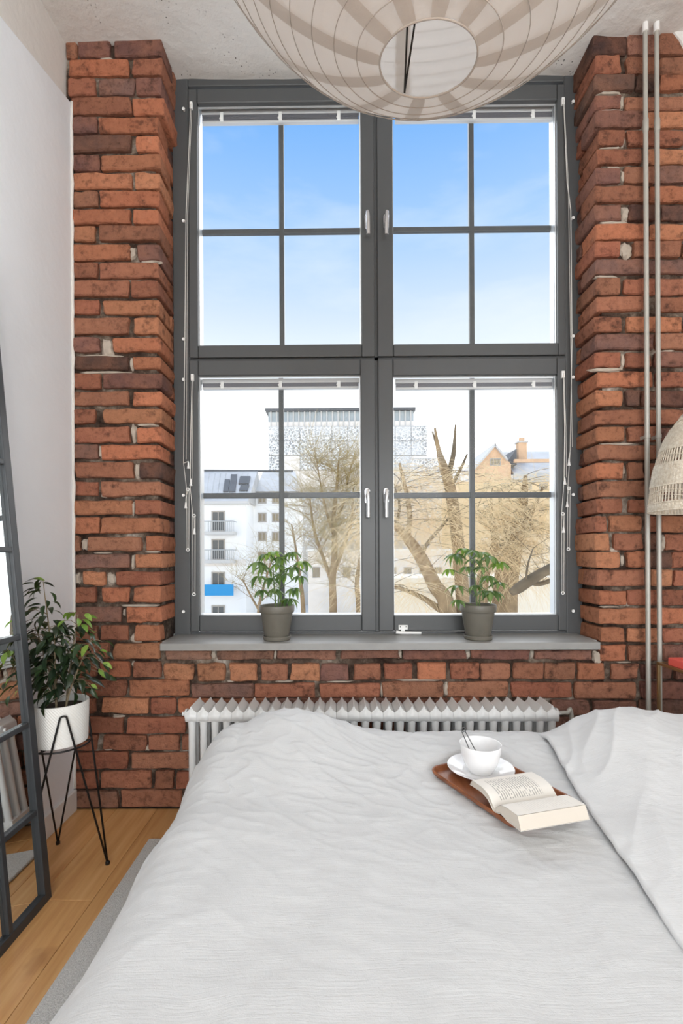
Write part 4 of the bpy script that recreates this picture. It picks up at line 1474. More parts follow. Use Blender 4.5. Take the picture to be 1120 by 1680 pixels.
for i, th in enumerate(hoops):
    r = 0.0006 if 0 < i < NH else 0.0013
    mb = MB().tube([lan(th, 2 * math.pi * j / 64, LR + 0.0006) for j in range(64)], r, 5, closed=True)
    mb.build('hoop', 'hoop_wire', lamp, smooth=True)
# wire spreader inside, lamp holder and bulb, cord to the ceiling
bt = LC + LTILT @ Vector((0, 0, -math.sqrt(LR ** 2 - hole ** 2))); tpz = LC + LTILT @ Vector((0, 0, math.sqrt(LR ** 2 - hole ** 2)))
vx_ = Vector((-0.17, -1.0, 0)).normalized()
mb = MB()
low = bt + LTILT @ Vector((-0.022, 0.056, 0.002))
mb.tube([low, tpz + Vector((0.060, 0.01, 0))], 0.0013, 6)
mb.tube([low, tpz + Vector((-0.035, -0.05, 0))], 0.0013, 6)
mb.build('wire_spreader', 'black_wire', lamp, smooth=True)
MB().tube([tpz + Vector((-hole, 0, 0)), tpz + Vector((hole, 0, 0))], 0.002, 6).build('top_bar', 'black_wire', lamp, smooth=True)
MB().lathe([(0.0, 0.06), (0.012, 0.06), (0.018, 0.045), (0.02, 0.0), (0.02, -0.05), (0.0, -0.05)], tpz, 20).build('lamp_holder', 'white_plastic', lamp, smooth='auto')
MB().lathe([(0.0, -0.15), (0.018, -0.147), (0.03, -0.13), (0.031, -0.11), (0.024, -0.085), (0.014, -0.065), (0.013, -0.05)], tpz, 20).build('bulb', 'porcelain', lamp, smooth='auto')
MB().tube([tpz + Vector((0, 0, 0.05)), Vector((tpz.x, tpz.y, ZC))], 0.003, 8).build('flex', 'white_plastic', lamp, smooth=True)
MB().lathe([(0.0, -0.06), (0.02, -0.055), (0.05, -0.02), (0.052, 0.0)], (tpz.x, tpz.y, ZC), 24).build('ceiling_rose', 'white_plastic', lamp, smooth='auto')

# ---- wicker pendant at the right
wy = 1.86
wl_ = at(1077, 838, wy); wc = at(1152, 838, wy)
WR = wc.x - wl_.x; WC = Vector((wc.x, wy, wl_.z))
wick = thing('wicker_pendant', WC, 'pale woven wicker dome pendant lamp at the right edge', 'lamp')
ztop = at(1120, 690, wy).z - WC.z
prof = [(0.0, 1.0), (0.06, 0.985), (0.125, 0.950), (0.19, 0.90), (0.29, 0.840), (0.40, 0.775), (0.52, 0.70), (0.66, 0.605), (0.80, 0.49), (0.93, 0.355), (1.0, 0.28), (1.06, 0.20)]
def wr(t_):
    """t 0 bottom .. 1 top -> radius factor"""
    pts_ = [(0.0, 1.0), (0.12, 0.985), (0.25, 0.955), (0.40, 0.90), (0.55, 0.815), (0.70, 0.69), (0.82, 0.54), (0.92, 0.36), (1.0, 0.16)]
    for (a, ra), (b, rb) in zip(pts_, pts_[1:]):
        if t_ <= b:
            return ra + (rb - ra) * (t_ - a) / (b - a)
    return 0.16
HT = at(1120, 716, wy).z - WC.z
HT = HT * 1.42
NR = 84
def wring(t_, r_add=0.0):
    return WR * wr(t_) + r_add
mb = MB()
for i in range(NR):
    a = 2 * math.pi * i / NR
    for da in (-0.010, 0.010):
        mb.tube([WC + Vector((wring(t_ / 14) * math.cos(a + da), wring(t_ / 14) * math.sin(a + da), HT * t_ / 14)) for t_ in range(15)], 0.0014, 4)
mb.build('reeds', 'wicker', wick, smooth=True)
for (a0, a1) in ((0.0, 0.075), (0.235, 0.45), (0.575, 0.80), (0.90, 1.0)):
    def band(u, v):
        t_ = a0 + (a1 - a0) * v
        ph = 2 * math.pi * u
        r_ = wring(t_) + 0.0028 * math.sin(ph * NR + math.pi * round(v * (a1 - a0) * HT / 0.004)) + 0.001
        return WC + Vector((r_ * math.cos(ph), r_ * math.sin(ph), HT * t_))
    MB().grid(band, NR * 4, max(4, int((a1 - a0) * HT / 0.004))).build('woven_band', 'wicker', wick, smooth=True)
for t_, tw in ((0.13, 0.006), (0.18, 0.005), (0.51, 0.005), (0.85, 0.003), (0.0, 0.0), (0.235, 0.0), (0.075, 0.0)):
    mb = MB().tube([WC + Vector((wring(t_, 0.002) * math.cos(2 * math.pi * j / 96), wring(t_, 0.002) * math.sin(2 * math.pi * j / 96), HT * t_ + tw * math.sin(j * 0.4))) for j in range(96)], 0.0024 if tw == 0 else 0.0013, 5, closed=True)
    mb.build('hoop', 'wicker', wick, smooth=True)
MB().lathe([(0.0, -0.05), (0.022, -0.05), (0.024, 0.03), (0.012, 0.05), (0.0, 0.05)], WC + Vector((0, 0, HT)), 18).build('lamp_holder', 'black_metal', wick, smooth='auto')
MB().tube([WC + Vector((0, 0, HT + 0.04)), Vector((WC.x, WC.y, ZC + 0.005))], 0.003, 8).build('flex', 'black_wire', wick, smooth=True)

# ---- leaves
def leaf_mesh(name, L, Wd, droop, fold, mat, nl=6, tip=1.0):
    mb = MB()
    for i in range(nl + 1):
        t_ = i / nl
        w = Wd * (math.sin(math.pi * min(1.0, t_ ** 0.8)) ** 0.85) * (1 - 0.15 * t_)
        if i == nl: w = 0.0004
        if i == 0: w = 0.0008
        a = droop * t_
        xx = L * (math.sin(a) / a * t_ if a > 1e-4 else t_)
        zz = -L * t_ * math.sin(a / 2) * 1.0
        for s in (-1, -0.5, 0, 0.5, 1):
            mb.v.append(Vector((xx, s * w, zz + abs(s) * w * fold)))
    for i in range(nl):
        for j in range(4):
            a = i * 5 + j
            mb.f.append((a, a + 1, a + 6, a + 5))
    return mb.mesh(name, mat, True)
def put_leaf(me, parent, pos, yaw, pitch, roll, s):
    o = bpy.data.objects.new('leaf', me)
    C.objects.link(o)
    o.parent = parent
    o.location = Vector(pos) - root_loc(parent)
    o.rotation_euler = (Matrix.Rotation(yaw, 3, 'Z') @ Matrix.Rotation(pitch, 3, 'Y') @ Matrix.Rotation(roll, 3, 'X')).to_euler()
    o.scale = (s, s, s)
    return o

# ---- hairpin plant stand
SC_ = Vector((-1.030, 1.742, 0)); 
stand = thing('plant_stand', SC_, 'black hairpin wire plant stand in the left corner', 'stand')
feet = [Vector((-1.125, 1.876, 0)), Vector((-0.866, 1.754, 0)), Vector((-1.100, 1.592, 0))]
POT_R, PZ0, PZ1 = 0.0925, 0.466, 0.612
mb_all = []
for i in range(3):
    a, b = feet[i], feet[(i + 1) % 3]
    mid = (a + b) / 2 - SC_
    mid.z = 0; mid.normalize()
    ap = SC_ + mid * (POT_R + 0.006) + Vector((0, 0, 0.585))
    side = (b - a).normalized()
    path = [a + Vector((0, 0, 0.004)), ap - side * 0.016 + Vector((0, 0, -0.03))]
    arc = [ap + side * (0.011 * -math.cos(t_)) + Vector((0, 0, 0.008 * math.sin(t_) - 0.010)) for t_ in [math.pi * k / 8 for k in range(9)]]
    path = [a + Vector((0, 0, 0.004))] + arc + [b + Vector((0, 0, 0.004))]
    MB().tube(path, 0.0036, 8).build('hairpin_leg', 'black_wire', stand, smooth=True)
for f in feet:
    MB().lathe([(0.0, 0.0), (0.008, 0.0), (0.008, 0.010), (0.004, 0.014), (0.0, 0.014)], f, 10).build('foot', 'black_wire', stand, smooth='auto')
MB().tube([SC_ + Vector((0.100 * math.cos(2 * math.pi * k / 40), 0.100 * math.sin(2 * math.pi * k / 40), PZ0 - 0.0075)) for k in range(40)], 0.0035, 8, closed=True).build('ring', 'black_wire', stand, smooth=True)
mb = MB()
for k in range(3):
    a = 2 * math.pi * k / 3 + 0.3
    mb.tube([SC_ + Vector((0.100 * math.cos(a), 0.100 * math.sin(a), PZ0 - 0.0075)), SC_ + Vector((0, 0, PZ0 - 0.0075))], 0.0032, 6)
mb.build('spokes', 'black_wire', stand, smooth=True)

# ---- weeping fig in the white ribbed planter
fig = thing('potted_fig', SC_ + Vector((0, 0, PZ0 - 0.003)), 'bushy dark green weeping fig in white ribbed planter on wire stand', 'plant')
def planter(u, v):
    ph = 2 * math.pi * u
    z = PZ0 + v * (PZ1 - PZ0)
    r = POT_R * (0.955 + 0.045 * v)
    k = 1.0 if 0.03 < v < 0.97 else 0.0
    r += 0.0011 * k * math.sin(ph * 60 + v * 80)
    return SC_ + Vector((r * math.cos(ph), r * math.sin(ph), z))
mb = MB().grid(planter, 60 * 6, 60)
mb.lathe([(0.0, PZ0 - 0.002), (POT_R * 0.93, PZ0 - 0.002), (POT_R * 0.955, PZ0 + 0.002)], SC_, 48)
mb.lathe([(POT_R, PZ1), (POT_R - 0.002, PZ1 + 0.002), (POT_R - 0.005, PZ1), (POT_R - 0.006, PZ1 - 0.03)], SC_, 60)
mb.build('planter', 'planter_white', fig, smooth=True)
MB().lathe([(0.0, PZ1 - 0.018), (0.04, PZ1 - 0.019), (POT_R - 0.005, PZ1 - 0.024)], SC_, 30).build('soil', 'soil', fig, smooth=True)
LM = [leaf_mesh('leaf', 0.062, 0.0120, d, f, 'ficus_leaf') for d, f in ((0.5, 0.35), (0.9, 0.5), (1.2, 0.3))]
LMF = leaf_mesh('leaf', 0.05, 0.012, 0.5, 0.3, 'fresh_leaf')
FR = random.Random(5)
stems = []
for i, (dx, dy, h, bx) in enumerate(((-0.035, 0.0, 0.47, -0.05), (0.03, 0.01, 0.34, 0.045), (0.0, -0.03, 0.30, 0.0), (-0.05, 0.01, 0.30, -0.09), (0.06, -0.02, 0.25, 0.11))):
    b = SC_ + Vector((dx * 0.45, dy, PZ1 - 0.03))
    tpt = SC_ + Vector((dx + bx * 0.6, dy * 1.3, PZ1 + h - 0.02))
    pth = bez(b, b + Vector((dx * 0.2, 0, h * 0.35)), tpt - Vector((bx * 0.3, 0, h * 0.3)), tpt, 14)
    stems.append(pth)
    MB().tube(pth, [0.0042 - 0.0030 * k / 14 for k in range(15)], 7).build('stem', 'stem_brown', fig, smooth=True)
cnt = 0
for si, pth in enumerate(stems):
    nl = (52, 66, 66, 56, 36)[si]
    for k in range(nl):
        f = 0.20 + 0.80 * (k + FR.random()) / nl
        ii = min(13, int(f * 14)); p = pth[ii] + (pth[ii + 1] - pth[ii]) * (f * 14 - ii)
        yaw = FR.uniform(0, 2 * math.pi)
        if f > 0.9 and si == 0: yaw = FR.choice((2.8, 3.4, 0.2))
        reach = FR.uniform(0.01, 0.070) * (1.15 - 0.75 * abs(f - 0.45)) * (0.5 if (si == 0 and f > 0.7) else 1)
        q = p + Vector((math.cos(yaw) * reach, math.sin(yaw) * reach * 0.9, FR.uniform(-0.012, 0.03)))
        if q.x < XL + 0.06: q.x = XL + 0.06 + FR.uniform(0, 0.02)
        if reach > 0.035 and k % 2 == 0:
            MB().tube([p, (p + q) / 2 + Vector((0, 0, 0.008)), q], 0.0011, 4).build('twig', 'stem_brown', fig, smooth=True)
        pitch = FR.uniform(-0.1, 0.8)
        c = math.cos(yaw)
        if q.x + 0.06 * c < XL + 0.01: yaw = math.pi - yaw
        fresh = (si == 1 and f > 0.86) or (si == 4 and f > 0.82 and k % 2) or FR.random() < 0.015
        put_leaf(LMF if fresh else FR.choice(LM), fig, q, yaw, pitch, FR.uniform(-0.5, 0.5), FR.uniform(0.75, 1.15))
top = stems[0][-1]
put_leaf(LMF, fig, top + Vector((0.008, 0, -0.004)), math.pi * 0.97, -0.35, 0.7, 0.95)
put_leaf(LM[0], fig, top + Vector((0, -0.002, -0.01)), 0.2, 0.2, 0.4, 0.7)
# fine drooping sprays at either side
for k in range(9):
    f = 0.3 + 0.06 * k
    p = stems[0][int(f * 14)]
    q = p + Vector((-0.055 - FR.uniform(0, 0.02), FR.uniform(-0.09, 0.0), 0.01))
    q.x = max(q.x, XL + 0.03)
    MB().tube([p, (p + q) / 2 + Vector((0, 0, 0.02)), q], 0.001, 4).build('twig', 'stem_brown', fig, smooth=True)
    put_leaf(LM[k % 3], fig, q, math.pi * FR.uniform(1.2, 1.45), FR.uniform(0.1, 0.5), FR.uniform(0.8, 1.4), FR.uniform(0.6, 0.9))
for k in range(8):
    p = stems[4][5 + k]
    q = p + Vector((0.06 + FR.uniform(0, 0.05), FR.uniform(-0.05, 0.03), FR.uniform(-0.03, 0.01)))
    MB().tube([p, (p + q) / 2 + Vector((0, 0, 0.02)), q], 0.001, 4).build('twig', 'stem_brown', fig, smooth=True)
    put_leaf(LM[k % 3] if k % 3 else LMF, fig, q, FR.uniform(-0.6, 0.4), FR.uniform(0.2, 0.9), FR.uniform(0.2, 1.2), FR.uniform(0.6, 0.9))

# ---- two umbrella plants on the sill
def umbrella_plant(cx, label, clusters, seed):
    rr = random.Random(seed)
    yp = 2.165
    base = at(cx, 1050, yp); base.z = szt
    pr, ph = 0.0795, 0.142
    root = thing('potted_umbrella_plant', base, label, 'plant', 'umbrella plants on the window sill')
    MB().lathe([(0.0, 0.0), (0.058, 0.0), (0.062, 0.003), (0.064, 0.017), (0.0625, 0.019), (0.0600, 0.018), (0.058, 0.008), (0.0, 0.007)], base, 44).build('saucer', 'pot_clay', root, smooth='auto')
    MB().lathe([(0.0, 0.0085), (0.053, 0.0085), (0.055, 0.011), (0.0725, 0.120), (0.0735, 0.124), (0.0785, 0.126), (0.0805, 0.132), (0.0815, 0.155), (0.0800, 0.158), (0.0775, 0.157), (0.0745, 0.146), (0.0735, 0.130)], base, 48).build('pot', 'pot_clay', root, smooth='auto')
    # embossed round seal low on the front
    a0 = -math.pi / 2 + 0.02
    def seal(r):
        return [base + Vector((math.sin(0) + (r * math.cos(t_)), -(0.0555 + 0.018 * ((0.042 + r * math.sin(t_)) - 0.011) / 0.109) - 0.0001 - 0, 0.042 + r * math.sin(t_))) for t_ in [2 * math.pi * i / 24 for i in range(24)]]
    mb = MB().tube([p + Vector((0, 0.0555 + 0.018 * (p.z - base.z - 0.011) / 0.109 - math.sqrt(max(0, (0.0555 + 0.018 * (p.z - base.z - 0.011) / 0.109) ** 2 - (p.x - base.x) ** 2)), 0)) for p in seal(0.013)], 0.0009, 5, closed=True)
    mb.tube([p + Vector((0, 0.0555 + 0.018 * (p.z - base.z - 0.011) / 0.109 - math.sqrt(max(0, (0.0555 + 0.018 * (p.z - base.z - 0.011) / 0.109) ** 2 - (p.x - base.x) ** 2)), 0)) for p in seal(0.008)], 0.0007, 5, closed=True)
    mb.build('seal', 'pot_clay', root, smooth=True)
    MB().lathe([(0.0, 0.142), (0.04, 0.141), (0.0755, 0.137)], base, 30).build('soil', 'soil', root, smooth=True)
    lm = [leaf_mesh('leaf', 0.068, 0.0112, d, f, 'schefflera_leaf') for d, f in ((0.5, 0.4), (0.9, 0.5), (1.3, 0.4))]
    lf = leaf_mesh('leaf', 0.058, 0.0110, 0.8, 0.4, 'fresh_leaf')
    sb = base + Vector((0, 0, 0.138))
    tops = []
    for dx in (-0.006, 0.008):
        tp_ = base + Vector((dx * 2.6, rr.uniform(-0.01, 0.01), 0.34))
        pth = bez(sb + Vector((dx, 0, 0)), sb + Vector((dx * 0.6, 0, 0.06)), tp_ - Vector((0, 0, 0.08)), tp_, 10)
        tops.append(pth)
        MB().tube(pth, [0.0042 - 0.0018 * i / 10 for i in range(11)], 7).build('stem', 'stem_green', root, smooth=True)
    for ci, (px, py, fresh) in enumerate(clusters):
        yy = yp + rr.uniform(-0.055, 0.04)
        c = at(px, py, yy)
        pth = tops[ci % 2]
        src = min(pth, key=lambda p: abs(p.z - (c.z - 0.055)))
        MB().tube(bez(src, src + Vector(((c.x - src.x) * 0.3, (c.y - src.y) * 0.3, 0.02)), c + Vector(((src.x - c.x) * 0.2, 0, -0.01)), c, 6), [0.0016] * 6 + [0.0013], 5).build('petiole', 'stem_green', root, smooth=True)
        n = rr.choice((7, 8, 9))
        y0_ = rr.uniform(0, 6.28)
        s0 = rr.uniform(0.85, 1.15)
        for k in range(n):
            yaw = y0_ + k * 2 * math.pi / n + rr.uniform(-0.15, 0.15)
            ps = rr.uniform(0.05, 0.45)
            o = put_leaf(lf if (fresh and rr.random() < 0.7) else rr.choice(lm), root, c, yaw, ps, rr.uniform(-0.2, 0.2), s0 * rr.uniform(0.8, 1.1))
            ex = c.y + math.sin(yaw) * 0.05
            if ex > YW - 0.02:
                o.location.y -= ex - (YW - 0.02)
    return root
umbrella_plant(454, 'umbrella plant in clay grey pot on the sill, left of the mullion',
               [(436, 909, 1), (459, 914, 0), (495, 921, 1), (434, 930, 0), (465, 941, 0), (444, 948, 0), (430, 968, 0), (473, 982, 0), (482, 965, 0), (456, 926, 1), (450, 966, 0), (422, 922, 0), (478, 906, 0), (492, 945, 0), (448, 905, 1), (424, 945, 0), (480, 930, 0)], 3)
umbrella_plant(784, 'umbrella plant in clay grey pot on the sill, right of the mullion',
               [(748, 909, 0), (775, 903, 0), (791, 906, 0), (777, 918, 0), (750, 961, 0), (819, 955, 0), (736, 934, 1), (818, 922, 1), (793, 969, 0), (751, 984, 0), (779, 960, 0), (765, 930, 0), (803, 912, 0), (800, 945, 0), (760, 900, 1), (790, 930, 0), (808, 970, 0)], 11)

# ================================================================== OUTSIDE THE WINDOW
GZ = -8.6                          # street level, the room being on an upper floor
plain('snow_ground', srgb(232, 226, 216), 0.95, var=0.12, vscale=0.4)
plain('white_render', srgb(246, 245, 242), 0.9, var=0.03, vscale=0.4)
plain('cream_render', srgb(246, 236, 216), 0.9, var=0.05, vscale=0.3)
plain('ochre_render', srgb(242, 214, 172), 0.9, var=0.06, vscale=0.3)
plain('orange_brick', srgb(222, 184, 148), 0.9, var=0.12, vscale=1.2)
plain('tin_roof', srgb(190, 188, 184), 0.55, 0.2, var=0.10, vscale=0.7)
plain('dark_roof', srgb(104, 104, 104), 0.8, var=0.15, vscale=0.8)
plain('glass_dark', srgb(92, 94, 92), 0.25)
plain('glass_tan', srgb(150, 136, 112), 0.3)
plain('window_trim', srgb(178, 170, 160), 0.8)
plain('concrete', srgb(206, 203, 198), 0.9)
plain('balcony_blue', srgb(40, 150, 208), 0.6)
plain('rail_metal', srgb(190, 190, 188), 0.5, 0.3)
plain('curtain_glass', srgb(176, 184, 186), 0.4, var=0.08, vscale=0.6)
plain('brown_band', srgb(240, 232, 222), 0.9, var=0.08, vscale=0.4)
def pattern_panel():
    t = NT('leaf_panel')
    t.set(Roughness=0.6)
    v = t.tex('Object', (1, 1, 1))
    nzv = t.n('ShaderNodeTexNoise'); nzv.inputs['Scale'].default_value = 0.7
    t.l(v, nzv.inputs['Vector'])
    v2 = t.mix(0.9, v, nzv.outputs['Color'], 'ADD')
    vo = t.n('ShaderNodeTexVoronoi', feature='DISTANCE_TO_EDGE')
    vo.inputs['Scale'].default_value = 1.9
    t.l(v2, vo.inputs['Vector'])
    c = t.ramp(vo.outputs['Distance'], [(0.06, srgb(244, 244, 242)), (0.14, srgb(160, 160, 158))])
    big = t.ramp(t.noise(v, 0.16, 2), [(0.40, g4(0)), (0.60, g4(0.8))])
    t.col(t.mix(big, c, srgb(226, 224, 220)))
    M['leaf_panel'] = t.m
pattern_panel()

# ground
def gfn(u, v):
    X = -60 + u * 150; Y = 3.5 + v * 140
    return (X, Y, GZ + 0.15 * noise.noise(Vector((X * 0.2, Y * 0.2, 0))))
struct(MB().grid(gfn, 30, 30).build('ground', 'snow_ground'))
tag(MB().box(*sorted((at(640, 990, 30).x, at(920, 990, 30).x)), 30, 36, GZ, at(700, 948, 30).z).build('garden_wall', 'cream_render', bevel=0.05),
    'low pale building strip behind the willow trunks', 'building')

def house_window(parent, px0, py0, px1, py1, Y, mat='glass_dark', trim=0.12, bars=1):
    a, b = at(px0, py1, Y), at(px1, py0, Y)
    f = MB()
    rect_frame(f, a.x, b.x, a.z, b.z, trim, Y - 0.06, Y + 0.10)
    for i in range(bars):
        xx = a.x + (b.x - a.x) * (i + 1) / (bars + 1)
        f.box(xx - trim / 3, xx + trim / 3, Y - 0.04, Y + 0.08, a.z, b.z)
    o = f.build('window', 'window_trim', parent)
    MB().box(a.x, b.x, Y - 0.015, Y + 0.06, a.z, b.z).build('pane', mat, o)
    return o

# ---- white apartment house with balconies at the left
YA = 45.0
r = at(365, 1000, YA)
apt = thing('apartment_house', (r.x, YA + 4, GZ), 'white apartment house with balconies and metal roof, seen at left', 'building')
a, b = at(270, 822, YA), at(403, 822, YA)
MB().box(a.x, b.x, YA, YA + 9, GZ, b.z).build('front_wing', 'white_render', apt)
c, d = at(403, 808, YA + 4), at(486, 808, YA + 4)
MB().box(c.x - 1, d.x, YA + 4, YA + 13, GZ, d.z).build('rear_wing', 'white_render', apt)
e0, e1 = at(270, 823, YA - 0.5), at(402, 823, YA - 0.5)
rg = at(300, 773, YA + 5)
mb = MB().add([(a.x - 0.4, YA - 0.5, e0.z), (b.x + 0.3, YA - 0.5, e0.z), (b.x + 0.3, YA + 5, rg.z), (a.x - 0.4, YA + 5, rg.z), (b.x + 0.3, YA + 10, e0.z), (a.x - 0.4, YA + 10, e0.z)],
              [(0, 1, 2, 3), (3, 2, 4, 5), (1, 4, 2), (0, 3, 5), (0, 5, 4, 1)])
roof = mb.build('roof', 'tin_roof', apt)
f0 = at(480, 806, YA + 3.6)
rg2 = at(470, 773, YA + 8.5)
mb = MB().add([(b.x + 0.3, YA + 3.5, f0.z), (d.x + 0.3, YA + 3.5, f0.z), (d.x - 0.5, YA + 8.5, rg2.z), (b.x + 0.3, YA + 8.5, rg2.z), (d.x + 0.3, YA + 14, f0.z), (b.x + 0.3, YA + 14, f0.z)],
              [(0, 1, 2, 3), (3, 2, 4, 5), (1, 4, 2), (0, 3, 5), (0, 5, 4, 1)])
mb.build('roof', 'tin_roof', apt)
def on_roof(px, py):
    """point on the front roof slope"""
    dd = cam_dir(px, py)
    p0 = Vector((0, YA - 0.5, e0.z)); nrm = Vector((1, 0, 0)).cross(Vector((0, 5.5, rg.z - e0.z))).normalized()
    t_ = (p0 - Vector((0, 0, CAM_Z))).dot(nrm) / dd.dot(nrm)
    return Vector((0, 0, CAM_Z)) + dd * t_
for (x0, y0, x1, y1) in ((366, 808, 374, 788), (376, 808, 386, 780), (391, 795, 408, 783), (392, 806, 406, 797)):
    q = [on_roof(x0, y0), on_roof(x1, y0), on_roof(x1 + 3, y1), on_roof(x0 + 3, y1)]
    up = Vector((0, -0.06, 0.12))
    MB().add([p - up for p in q] + [p + up for p in q], [(0, 1, 2, 3), (4, 7, 6, 5), (0, 4, 5, 1), (1, 5, 6, 2), (2, 6, 7, 3), (3, 7, 4, 0)]).build('roof_hatch', 'dark_roof', roof)
for px in range(338, 402, 9):
    p, q = on_roof(px, 818), on_roof(px + 6, 777)
    MB().tube([p, q], 0.05, 4).build('seam', 'tin_roof', roof)
MB().box(a.x, b.x + 0.35, YA - 0.75, YA, e0.z - 0.25, e0.z).build('gutter', 'concrete', apt)
MB().tube([at(333, 772, YA + 5), at(480, 773, YA + 5)], 0.12, 6).build('ridge_rail', 'dark_roof', roof)
MB().box(a.x, b.x, YA - 0.12, YA + 0.1, at(350, 929, YA).z, at(350, 918, YA).z).build('cornice', 'brown_band', apt)
for (y0, y1) in ((838, 872), (884, 919), (938, 964), (993, 1012)):
    house_window(apt, 347, y0, 369, y1, YA, bars=1, trim=0.13)
for ys, blue in ((872, 0), (919, 0), (964, 1)):
    yb0 = YA - 1.25
    p0, p1 = at(333, ys, yb0), at(383, ys, yb0)
    bal = MB().box(p0.x, p1.x, yb0, YA, p0.z - 0.30, p0.z).build('balcony', 'concrete', apt)
    if blue:
        MB().box(p0.x, p1.x, yb0 - 0.06, yb0, p0.z - 0.75, p0.z + 0.28).build('balcony_front', 'balcony_blue', bal)
    else:
        mb = MB()
        top = p0.z + 0.95
        for i in range(17):
            xx = p0.x + (p1.x - p0.x) * i / 16
            mb.tube([(xx, yb0, p0.z), (xx, yb0, top)], 0.025, 4)
        mb.tube([(p0.x, yb0, top), (p1.x, yb0, top)], 0.04, 6)
        mb.tube([(p1.x, yb0, top), (p1.x, YA, top)], 0.04, 6)
        mb.build('railing', 'rail_metal', bal)
for (x0, x1) in ((423, 437), (446, 458)):
    for (y0, y1) in ((812, 826), (841, 857), (872, 888), (905, 920)):
        house_window(apt, x0, y0, x1, y1, YA + 4, 'glass_tan', 0.14, 1)

# ---- modern block with leaf pattern panels
YM = 92.0
mod = thing('modern_block', (at(570, 900, YM).x, YM + 8, GZ), 'large modern block clad in pale leaf pattern panels, behind the bare trees', 'building')
p0, p1 = at(440, 700, YM), at(700, 700, YM)
MB().box(p0.x, p1.x, YM, YM + 18, GZ, p0.z).build('body', 'concrete', mod)
t0, t1 = at(440, 676, YM + 1), at(678, 676, YM + 1)
MB().box(t0.x, t1.x, YM + 1, YM + 15, p0.z, t0.z).build('top_storey', 'curtain_glass', mod)
MB().box(t0.x - 0.5, t1.x + 0.3, YM + 0.2, YM + 15.5, t0.z, t0.z + 0.5).build('roof_edge', 'dark_roof', mod)
MB().box(t0.x, t1.x, YM + 0.8, YM + 1, at(500, 699, YM).z, at(500, 690, YM).z).build('parapet', 'brown_band', mod)
n = 26
for i in range(n):
    xx = t0.x + (t1.x - t0.x) * (i + 0.5) / n
    MB().box(xx - 0.12, xx + 0.12, YM + 0.7, YM + 1, p0.z, t0.z).build('mullion', 'concrete', mod)
rows = [(700, 723), (724, 747), (748, 771), (772, 800), (801, 830), (831, 860), (861, 890)]
cols = [440 + i * 26 for i in range(11)]
for i, (y0, y1) in enumerate(rows):
    for j in range(10):
        mt = 'leaf_panel' if not (i == 3 or (i == 2 and j % 4 == 1)) else 'brown_band'
        a, b = at(cols[j] + 0.4, y1, YM - 0.2), at(cols[j + 1] - 0.4, y0 + 0.4, YM - 0.2)
        MB().box(a.x, b.x, YM - 0.3, YM, a.z, b.z).build('facade_panel', mt, mod)
for px in (478, 484, 490, 496, 503):
    q = at(px, 672, YM + 4)
    MB().box(q.x - 0.3, q.x + 0.3, YM + 4, YM + 5, t0.z, q.z + 0.3).build('roof_unit', 'dark_roof', mod)
YM2 = 80.0
anx = thing('low_block', (at(705, 900, YM2).x, YM2 + 5, GZ), 'lower leaf patterned block beside the tall modern one', 'building')
p0, p1 = at(672, 752, YM2), at(728, 752, YM2)
MB().box(p0.x, p1.x, YM2, YM2 + 10, GZ, p0.z).build('body', 'concrete', anx)
for i, (y0, y1) in enumerate([(753, 775), (776, 800), (801, 826), (827, 852), (853, 880)]):
    for j in range(2):
        a, b = at(672.5 + 28 * j, y1, YM2 - 0.2), at(699.5 + 28 * j, y0, YM2 - 0.2)
        MB().box(a.x, b.x, YM2 - 0.3, YM2, a.z, b.z).build('facade_panel', 'leaf_panel', anx)

# ---- old gabled building with chimney at the right
YO2 = 62.0
old = thing('gabled_building', (at(840, 900, YO2).x, YO2 + 5, GZ), 'old ochre building with pointed gable, grey roof and brick chimney', 'building')
w0, w1 = at(752, 792, YO2), at(960, 792, YO2)
MB().box(w0.x, w1.x, YO2, YO2 + 10, GZ, w0.z).build('wall', 'ochre_render', old)
g0, g1, ga = at(776, 778, YO2 - 0.3), at(838, 778, YO2 - 0.3), at(812, 733, YO2 - 0.3)
MB().add([(g0.x, YO2 - 0.3, w0.z), (g1.x, YO2 - 0.3, w0.z), (g1.x, YO2 - 0.3, at(838, 762, YO2).z), (ga.x, YO2 - 0.3, ga.z), (g0.x, YO2 - 0.3, at(776, 772, YO2).z),
          (g0.x, YO2 + 9, w0.z), (g1.x, YO2 + 9, w0.z), (g1.x, YO2 + 9, at(838, 762, YO2).z), (ga.x, YO2 + 9, ga.z), (g0.x, YO2 + 9, at(776, 772, YO2).z)],
         [(0, 1, 2, 3, 4), (9, 8, 7, 6, 5), (0, 5, 6, 1), (1, 6, 7, 2), (2, 7, 8, 3), (3, 8, 9, 4), (4, 9, 5, 0)]).build('gable', 'orange_brick', old)
for (x0, y0, x1, y1) in ((774, 776, 812.5, 732), (811.5, 732, 832, 756)):
    p, q = at(x0, y0, YO2 - 0.6), at(x1, y1, YO2 - 0.6)
    mb = MB().add([(p.x, YO2 - 0.7, p.z), (q.x, YO2 - 0.7, q.z), (q.x, YO2 - 0.7, q.z + 0.35), (p.x, YO2 - 0.7, p.z + 0.35),
                   (p.x, YO2 + 9, p.z), (q.x, YO2 + 9, q.z), (q.x, YO2 + 9, q.z + 0.35), (p.x, YO2 + 9, p.z + 0.35)],
                  [(0, 1, 2, 3), (7, 6, 5, 4), (0, 4, 5, 1), (1, 5, 6, 2), (2, 6, 7, 3), (3, 7, 4, 0)])
    mb.build('verge', 'concrete', old)
house_window(old, 803, 752, 821, 764, YO2 - 0.3, 'glass_tan', 0.12, 2)
h0, h1 = at(826, 764, YO2 + 1), at(845, 737, YO2 + 1)
